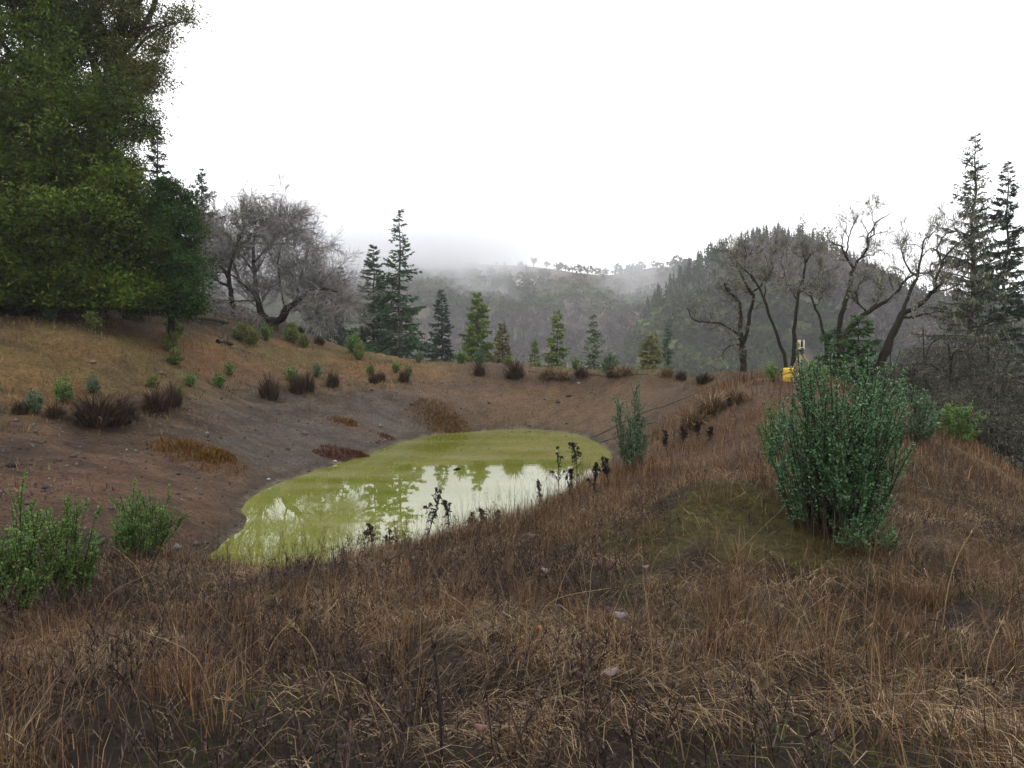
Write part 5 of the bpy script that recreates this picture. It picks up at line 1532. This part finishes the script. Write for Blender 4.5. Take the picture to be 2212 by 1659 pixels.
for a in (('largest dark thistle in front of the white reflection', 915, 1150, 1062, 6), ('dark thistle right of the largest one at the water', 968, 1140, 1078, 5), ('low bushy thistle in the row by the water', 1018, 1145, 1105, 4), ('short thistle at the right end of the lip row', 1050, 1138, 1102, 4), ('small thistle where the lip row ends', 1078, 1130, 1100, 3),
          ('small dark thistle at the left of the lip', 805, 1175, 1128, 4), ('low thistle in front of the left reflection', 830, 1180, 1140, 3), ('thistle with a white fluffy head near the pond tip', 1208, 1075, 975, 5, True), ('tallest branched thistle near the pond tip', 1248, 1070, 955, 6), ('bushy thistle below the tallest near the pond tip', 1285, 1075, 1003, 6),
          ('thistle against the base of the upright shrub', 1318, 1060, 985, 5), ('low thistle left of the white headed one', 1170, 1090, 1040, 4), ('thistle between the two tallest near the pond tip', 1228, 1085, 1012, 4), ('thistle right of the upright shrub', 1440, 980, 930, 5), ('dark thistle on the right bank below the tan tussocks', 1478, 965, 925, 5), ('thistle at the head of the right bank row', 1508, 950, 910, 5), ('small thistle last in the right bank row', 1535, 955, 920, 4)):
    thistle(*a)

# ---------------------------------------------------------------- survey scanner on its tripod, and its case
M['yellow'] = paint('survey_yellow', (0.68, 0.45, 0.05), 0.4)
M['rimshade'] = paint('shaded_rim_yellow', (0.5, 0.28, 0.02), 0.5)  # case yellow darkened: the shading of the lid rim is put into its colour
M['cream'] = paint('scanner_cream', (0.62, 0.58, 0.44), 0.4)
M['black'] = paint('black_plastic', (0.012, 0.012, 0.014), 0.4)
M['glass'] = paint('dark_lens', (0.02, 0.02, 0.03), 0.08)
M['steel'] = paint('bright_metal', (0.6, 0.62, 0.64), 0.3, 0.8)
TX = on(1730, 24.0)
hb = float(topz(760, 24.0)) - TX[2]          # height of the tripod head
tp = thing('survey_tripod', 'yellow survey tripod standing on the right crest', 'tripod', TX)
mb = MB()
a = np.arange(24) / 24 * 2 * math.pi
def disc(mb, r0, z0, r1, z1, m=0, c=(0, 0)):
    n = 24
    V = np.concatenate([np.stack([c[0] + np.cos(a) * r0, c[1] + np.sin(a) * r0, np.full(n, z0)], 1), np.stack([c[0] + np.cos(a) * r1, c[1] + np.sin(a) * r1, np.full(n, z1)], 1), [[c[0], c[1], z0], [c[0], c[1], z1]]])
    i = np.arange(n)
    j = (i + 1) % n
    mb.add(V, np.stack([i, j, j + n, i + n], 1), np.concatenate([np.stack([j, i, np.full(n, 2 * n)], 1), np.stack([i + n, j + n, np.full(n, 2 * n + 1)], 1)]), m=m)
disc(mb, 0.085, hb - 0.05, 0.085, hb)
disc(mb, 0.05, hb - 0.12, 0.05, hb - 0.051)
mb.build('tripod_head', M['black'], tp)
for k, (fx, fy) in enumerate(((0.62, -0.15), (-0.30, -0.55), (-0.22, 0.6))):
    gz = float(H(TX[0] + fx, TX[1] + fy)) - TX[2]
    A = np.array([fx * 0.12, fy * 0.12, hb - 0.08])
    Bm = np.array([fx * 0.6, fy * 0.6, (hb - 0.08) * 0.48 + gz * 0.5])
    E = np.array([fx, fy, gz])
    lg = MB()
    for s in (-0.015, 0.015):
        off = np.array([-fy, fx, 0]) / np.hypot(fx, fy) * s
        tubes(lg, resample(np.stack([A + off, Bm + off]), 3)[None], np.full((1, 3), 0.009), 6)
    leg = lg.build('leg', M['yellow'], tp)
    lw_ = MB()
    tubes(lw_, resample(np.stack([Bm * 1.0 + (A - Bm) * 0.15, E]), 3)[None], np.array([[0.011, 0.010, 0.005]]), 6)
    lw_.build('lower_leg', M['yellow'], leg)
    MB().box(Bm, (0.04, 0.03, 0.05)).build('leg_clamp', M['black'], leg)
st_ = MB()
tubes(st_, resample(np.array([(-0.02, -0.06, hb - 0.12), (-0.03, -0.12, hb - 0.25), (-0.16, -0.2, hb - 0.36)]), 8)[None], np.full((1, 8), 0.018), 6)
st_.build('strap', M['steel'], tp)
sc = thing('laser_scanner', 'cream and yellow laser scanner with dark mirror on the tripod', 'scanner', TX + np.array([0, 0, hb]))
mb = MB()
disc(mb, 0.06, 0.002, 0.06, 0.05)
disc(mb, 0.075, 0.051, 0.075, 0.07)
mb.build('tribrach', M['black'], sc)
mb = MB()
mb.box((0, 0, 0.10), (0.165, 0.17, 0.058))
mb.build('base_block', M['cream'], sc)
for s in (-1, 1):
    sd = MB()
    sd.box((s * 0.060, 0, 0.245), (0.044, 0.16, 0.228))
    sp_ = sd.build('side_housing', M['cream'], sc)
    bv = sp_.modifiers.new('bevel', 'BEVEL')
    bv.width = 0.014
    bv.segments = 3
    MB().box((s * 0.0845, 0, 0.24), (0.004, 0.12, 0.19)).build('side_panel', M['yellow'], sc)
MB().box((0, 0, 0.342), (0.074, 0.13, 0.03)).build('top_handle', M['cream'], sc)
MB().box((0, -0.066, 0.343), (0.05, 0.02, 0.02)).build('top_sensor', M['black'], sc)
mr = MB()
mr.box((0, 0.01, 0.235), (0.074, 0.09, 0.17))
mr.build('mirror_head', M['black'], sc)
ln = MB()
ln.box((0, -0.048, 0.24), (0.05, 0.02, 0.08))
ln.build('mirror_window', M['glass'], sc)
MB().box((0, -0.0865, 0.10), (0.09, 0.006, 0.035)).build('control_panel', M['black'], sc)

CX = ground(1703, 826)
cs = thing('equipment_case', 'yellow plastic equipment case with ribbed lid left of the tripod', 'case', CX, R(-24), None, 0.86)
bd = MB()
bd.box((0, 0, 0.13), (0.31, 0.24, 0.26))
o = bd.build('case_body', M['yellow'], cs)
for q in (o,):
    bv = q.modifiers.new('bevel', 'BEVEL'); bv.width = 0.02; bv.segments = 3
ld = MB()
ld.box((0, 0, 0.352), (0.30, 0.235, 0.17))
o = ld.build('lid', M['yellow'], cs)
bv = o.modifiers.new('bevel', 'BEVEL'); bv.width = 0.03; bv.segments = 3
_c, _s = math.cos(0.42), math.sin(0.42)
MB().box((0.01, 0, 0.30), (0.40, 0.275, 0.022), rot=[[_c, 0, -_s], [0, 1, 0], [_s, 0, _c]]).build('rim', M['rimshade'], cs)
for s in (-0.163, 0.163):
    MB().box((s, -0.02, 0.275), (0.014, 0.05, 0.07)).build('latch', M['yellow'], cs)
h_ = MB()
tubes(h_, resample(np.array([(-0.07, -0.125, 0.17), (-0.05, -0.16, 0.155), (0.05, -0.16, 0.155), (0.07, -0.125, 0.17)]), 10)[None], np.full((1, 10), 0.011), 6)
h_.build('handle', M['yellow'], cs)
MB().box((0.13, -0.127, 0.06), (0.06, 0.014, 0.07)).build('label_plate', M['cream'], cs)
MB().box((0.13, -0.126, 0.125), (0.08, 0.012, 0.03)).build('strap_slot', M['black'], cs)
cl_ = thing('yellow_tape_reel', 'yellow measuring tape hanging on the tripod leg', 'tape', TX + np.array([-0.17, -0.33, hb * 0.5]))
mb = MB()
disc(mb, 0.04, -0.015, 0.04, 0.015)
mb.build('reel', M['yellow'], cl_)
MB().box((0.0, 0, 0.07), (0.02, 0.02, 0.10)).build('clip', M['yellow'], cl_)

# ---------------------------------------------------------------- hoses on the bank
def hose(label, pts, r, mat):
    P = np.array([ground(u, v) for u, v in pts])
    P = resample(P, 60)
    P[:, 2] = np.maximum(H(P[:, 0], P[:, 1]) + r * 0.9, r)
    mb = MB()
    tubes(mb, P[None], np.full((1, 60), r), 6)
    tag(mb.build('water_hose', M[mat], None, True), label, 'hose', 'thin hoses on the bank')
hose('thin dark hose running from the pond tip up the right bank', [(1276, 946), (1330, 922), (1390, 893), (1460, 868), (1530, 838), (1590, 812)], 0.018, 'black')
hose('second thin hose lower on the right bank', [(1296, 957), (1360, 935), (1420, 912), (1480, 890), (1560, 858)], 0.018, 'black')
hose('dark hose lying along the far dam rim', [(1140, 802), (1180, 806), (1240, 809), (1300, 813), (1350, 813), (1400, 811)], 0.025, 'black')

# ---------------------------------------------------------------- fallen leaves, stones, logs
def leaf_thing(label, u, v, size, mat, lobed=False, up=0.1):
    g = ground(u, v) + np.array([0, 0, up])
    n = 16
    t = np.arange(n) / n * 2 * math.pi
    r = 0.5 + (0.18 * np.cos(5 * t) if lobed else 0.0)
    X = np.stack([np.cos(t) * r * size, np.sin(t) * r * size * 0.55, 0.12 * size * np.cos(2 * t) + 0 * t], 1)
    V = np.concatenate([X, [[0, 0, -0.03 * size]]])
    V = np.concatenate([V, V - np.array([0, 0, 0.0025])])
    i = np.arange(n)
    j = (i + 1) % n
    tri = np.concatenate([np.stack([i, j, np.full(n, n)], 1), np.stack([j + n + 1, i + n + 1, np.full(n, 2 * n + 1)], 1)])
    o = thing('fallen_leaf', label, 'leaf', g, rng.uniform(0, 6), 'fallen leaves in the weeds')
    o.rotation_euler = (0.5, rng.uniform(-0.3, 0.3), rng.uniform(-0.6, 0.6))
    MB().add(V, np.stack([j, i, i + n + 1, j + n + 1], 1), tri).build('blade', M[mat], o)
    s = MB()
    tubes(s, resample(np.array([(-0.5 * size, 0, 0.0), (-0.8 * size, 0.05 * size, -0.05 * size)]), 4)[None], np.full((1, 4), size * 0.02), 4)
    s.build('leaf_stalk', M[mat], o)
M['leaforange'] = paint('orange_leaf', (0.3, 0.075, 0.01), 0.5)
M['leafgrey'] = paint('mauve_grey_leaf', (0.13, 0.10, 0.11), 0.4)
M['leafpale'] = paint('pale_leaf', (0.15, 0.115, 0.10), 0.5)
M['leafred'] = paint('dull_red_leaf', (0.13, 0.055, 0.04), 0.5)
leaf_thing('orange lobed oak leaf in the middle foreground', 1166, 1408, 0.065, 'leaforange', True, 0.13)
leaf_thing('mauve grey oval leaf lying right of the orange leaf', 1340, 1378, 0.10, 'leafgrey', False, 0.15)
leaf_thing('pale pinkish leaf below the mauve one', 1320, 1518, 0.075, 'leafpale', False, 0.15)
leaf_thing('dull red leaf at the bottom beside the thick stem', 1040, 1640, 0.06, 'leafred', False, 0.12)
leaf_thing('small pale leaf on the mossy slope', 1395, 1247, 0.07, 'leafpale', False, 0.08)
leaf_thing('pale leaf on the straw below the pond lip', 1180, 1252, 0.10, 'leafpale', False, 0.1)
leaf_thing('small pale leaf near the left end of the mossy mound', 1150, 1178, 0.12, 'leafpale', False, 0.12)
def stone(label, u, v, s, col):
    g = ground(u, v)
    mb = MB()
    nu, nv = 10, 7
    th_, ph = np.meshgrid(np.arange(nu) / nu * 2 * math.pi, np.linspace(0.01, math.pi - 0.01, nv))
    r = s * (0.8 + 0.4 * fbm(np.cos(th_) * 2 + u, ph * 2 + np.sin(th_) * 2, int(u) % 97, 2))
    X = np.stack([r * np.sin(ph) * np.cos(th_) * 1.3, r * np.sin(ph) * np.sin(th_), r * np.cos(ph) * 0.7], -1).reshape(-1, 3)
    idx = np.arange(nu * nv).reshape(nv, nu)
    nx = np.roll(idx, -1, 1)
    mb.add(X, np.stack([idx[:-1], idx[1:], nx[1:], nx[:-1]], -1).reshape(-1, 4))
    o = mb.build('stone', M[col], None, True)
    o.location = g + np.array([0, 0, s * 0.3])
    tag(o, label, 'stone', 'single stones on the banks')
M['stonepale'] = paint('pale_stone', (0.32, 0.30, 0.28), 0.8, var=0.4)
M['stonetan'] = paint('tan_stone', (0.15, 0.085, 0.05), 0.8, var=0.4)
stone('white stone on the gravel left of the red patch', 724, 1118 - 120, 0.06, 'stonepale')
stone('tan rounded rock on the left slope below the lone shrubs', 347, 808, 0.10, 'stonetan')
stone('reddish rock left on the slope above the shrubs', 200, 786, 0.11, 'stonetan')
stone('pale stone on the mud beside the left shore', 580, 1062 - 25, 0.05, 'stonepale')
stone('small white stone on the far dam face', 1250, 830, 0.07, 'stonepale')
def log(label, a, b_, r):
    A, B = ground(*a), ground(*b_)
    mb = MB()
    P = resample(np.stack([A + (0, 0, r), (A + B) / 2 + (0, 0, r * 1.6), B + (0, 0, r)]), 10)
    tubes(mb, P[None], (r * (1 + rng.normal(0, 0.08, 10)))[None], 8)
    e = MB()
    o = thing('fallen_log', label, 'log', A, 0, 'fallen wood under the left trees')
    mb.v = [v - A for v in mb.v]
    mb.build('wood', M['firbark'], o, True)
    for s in range(3):
        p = P[2 + 2 * s] - A
        q = p + np.array([rng.normal(0, 0.3), rng.normal(0, 0.2), rng.uniform(0.2, 0.5)])
        bb = MB()
        tubes(bb, resample(np.stack([p, q]), 4)[None], np.linspace(r * 0.4, 0.01, 4)[None], 5)
        bb.build('branch_stub', M['firbark'], o, True)
log('pale fallen branch under the evergreen trees', (285, 672), (345, 662), 0.07)
log('low pale log at the grass edge left of the oak', (268, 690), (312, 692), 0.09)
log('grey brush log along the slope left of the bare oak', (400, 690), (490, 700), 0.12)
log('short dark log on the upper left slope', (470, 742), (500, 748), 0.10)

# ---------------------------------------------------------------- air: even haze, and the low cloud lying on the ridge
def volbox(name, lo, hi, label, mat):
    lo, hi = np.array(lo, float), np.array(hi, float)
    o = MB().box((lo + hi) / 2, hi - lo).build(name, mat)
    tag(o, label, 'haze', kind='stuff')
    return o
m = bpy.data.materials.new('valley_haze')
m.use_nodes = True
t = m.node_tree
t.nodes.clear()
out = t.nodes.new('ShaderNodeOutputMaterial')
pv = t.nodes.new('ShaderNodeVolumePrincipled')
pv.inputs['Color'].default_value = (0.98, 0.98, 1.0, 1)
pv.inputs['Density'].default_value = 0.0004
pv.inputs['Anisotropy'].default_value = 0.2
t.links.new(pv.outputs[0], out.inputs['Volume'])
m.cycles.homogeneous_volume = True
volbox('haze', (-1600, -1600, -80), (1600, 1600, 175), 'thin pale winter haze over the whole valley', m)

m = bpy.data.materials.new('low_cloud')
m.use_nodes = True
t = m.node_tree
t.nodes.clear()
out = t.nodes.new('ShaderNodeOutputMaterial')
pv = t.nodes.new('ShaderNodeVolumePrincipled')
pv.inputs['Color'].default_value = (0.97, 0.975, 1.0, 1)
pv.inputs['Anisotropy'].default_value = 0.2
tc = t.nodes.new('ShaderNodeTexCoord')
sx = t.nodes.new('ShaderNodeSeparateXYZ')
t.links.new(tc.outputs['Object'], sx.inputs[0])
def mrange(src, a, b, c, d):
    n = t.nodes.new('ShaderNodeMapRange')
    n.interpolation_type = 'SMOOTHSTEP'
    for k, v in zip((1, 2, 3, 4), (a, b, c, d)):
        n.inputs[k].default_value = v
    t.links.new(src, n.inputs[0])
    return n.outputs[0]
def math_(op, a, b):
    n = t.nodes.new('ShaderNodeMath')
    n.operation = op
    for s_, v in zip(n.inputs, (a, b)):
        if isinstance(v, (int, float)):
            s_.default_value = v
        else:
            t.links.new(v, s_)
    return n.outputs[0]
nz = t.nodes.new('ShaderNodeTexNoise')
nz.inputs['Scale'].default_value = 0.016
nz.inputs['Detail'].default_value = 4.0
nz.inputs['Roughness'].default_value = 0.55
t.links.new(tc.outputs['Object'], nz.inputs['Vector'])
low = math_('MULTIPLY', mrange(sx.outputs[0], 60, -70, 0, 1), mrange(math_('ADD', sx.outputs[2], math_('MULTIPLY', math_('SUBTRACT', nz.outputs[0], 0.5), 70)), 55, 92, 0, 1))
low = math_('MULTIPLY', low, mrange(sx.outputs[2], 135, 78, 0, 1))
wisp = math_('MULTIPLY', mrange(nz.outputs[0], 0.5, 0.68, 0, 1), math_('MULTIPLY', mrange(sx.outputs[2], 20, 45, 0, 1), mrange(sx.outputs[2], 100, 80, 0, 1)))
dens = math_('ADD', math_('MULTIPLY', low, 0.02), math_('MULTIPLY', wisp, 0.009))
t.links.new(dens, pv.inputs['Density'])
t.links.new(pv.outputs[0], out.inputs['Volume'])
o = volbox('low_cloud', (-520, 545, 12), (330, 830, 150), 'torn white fog bank lying on the left of the ridge', m)
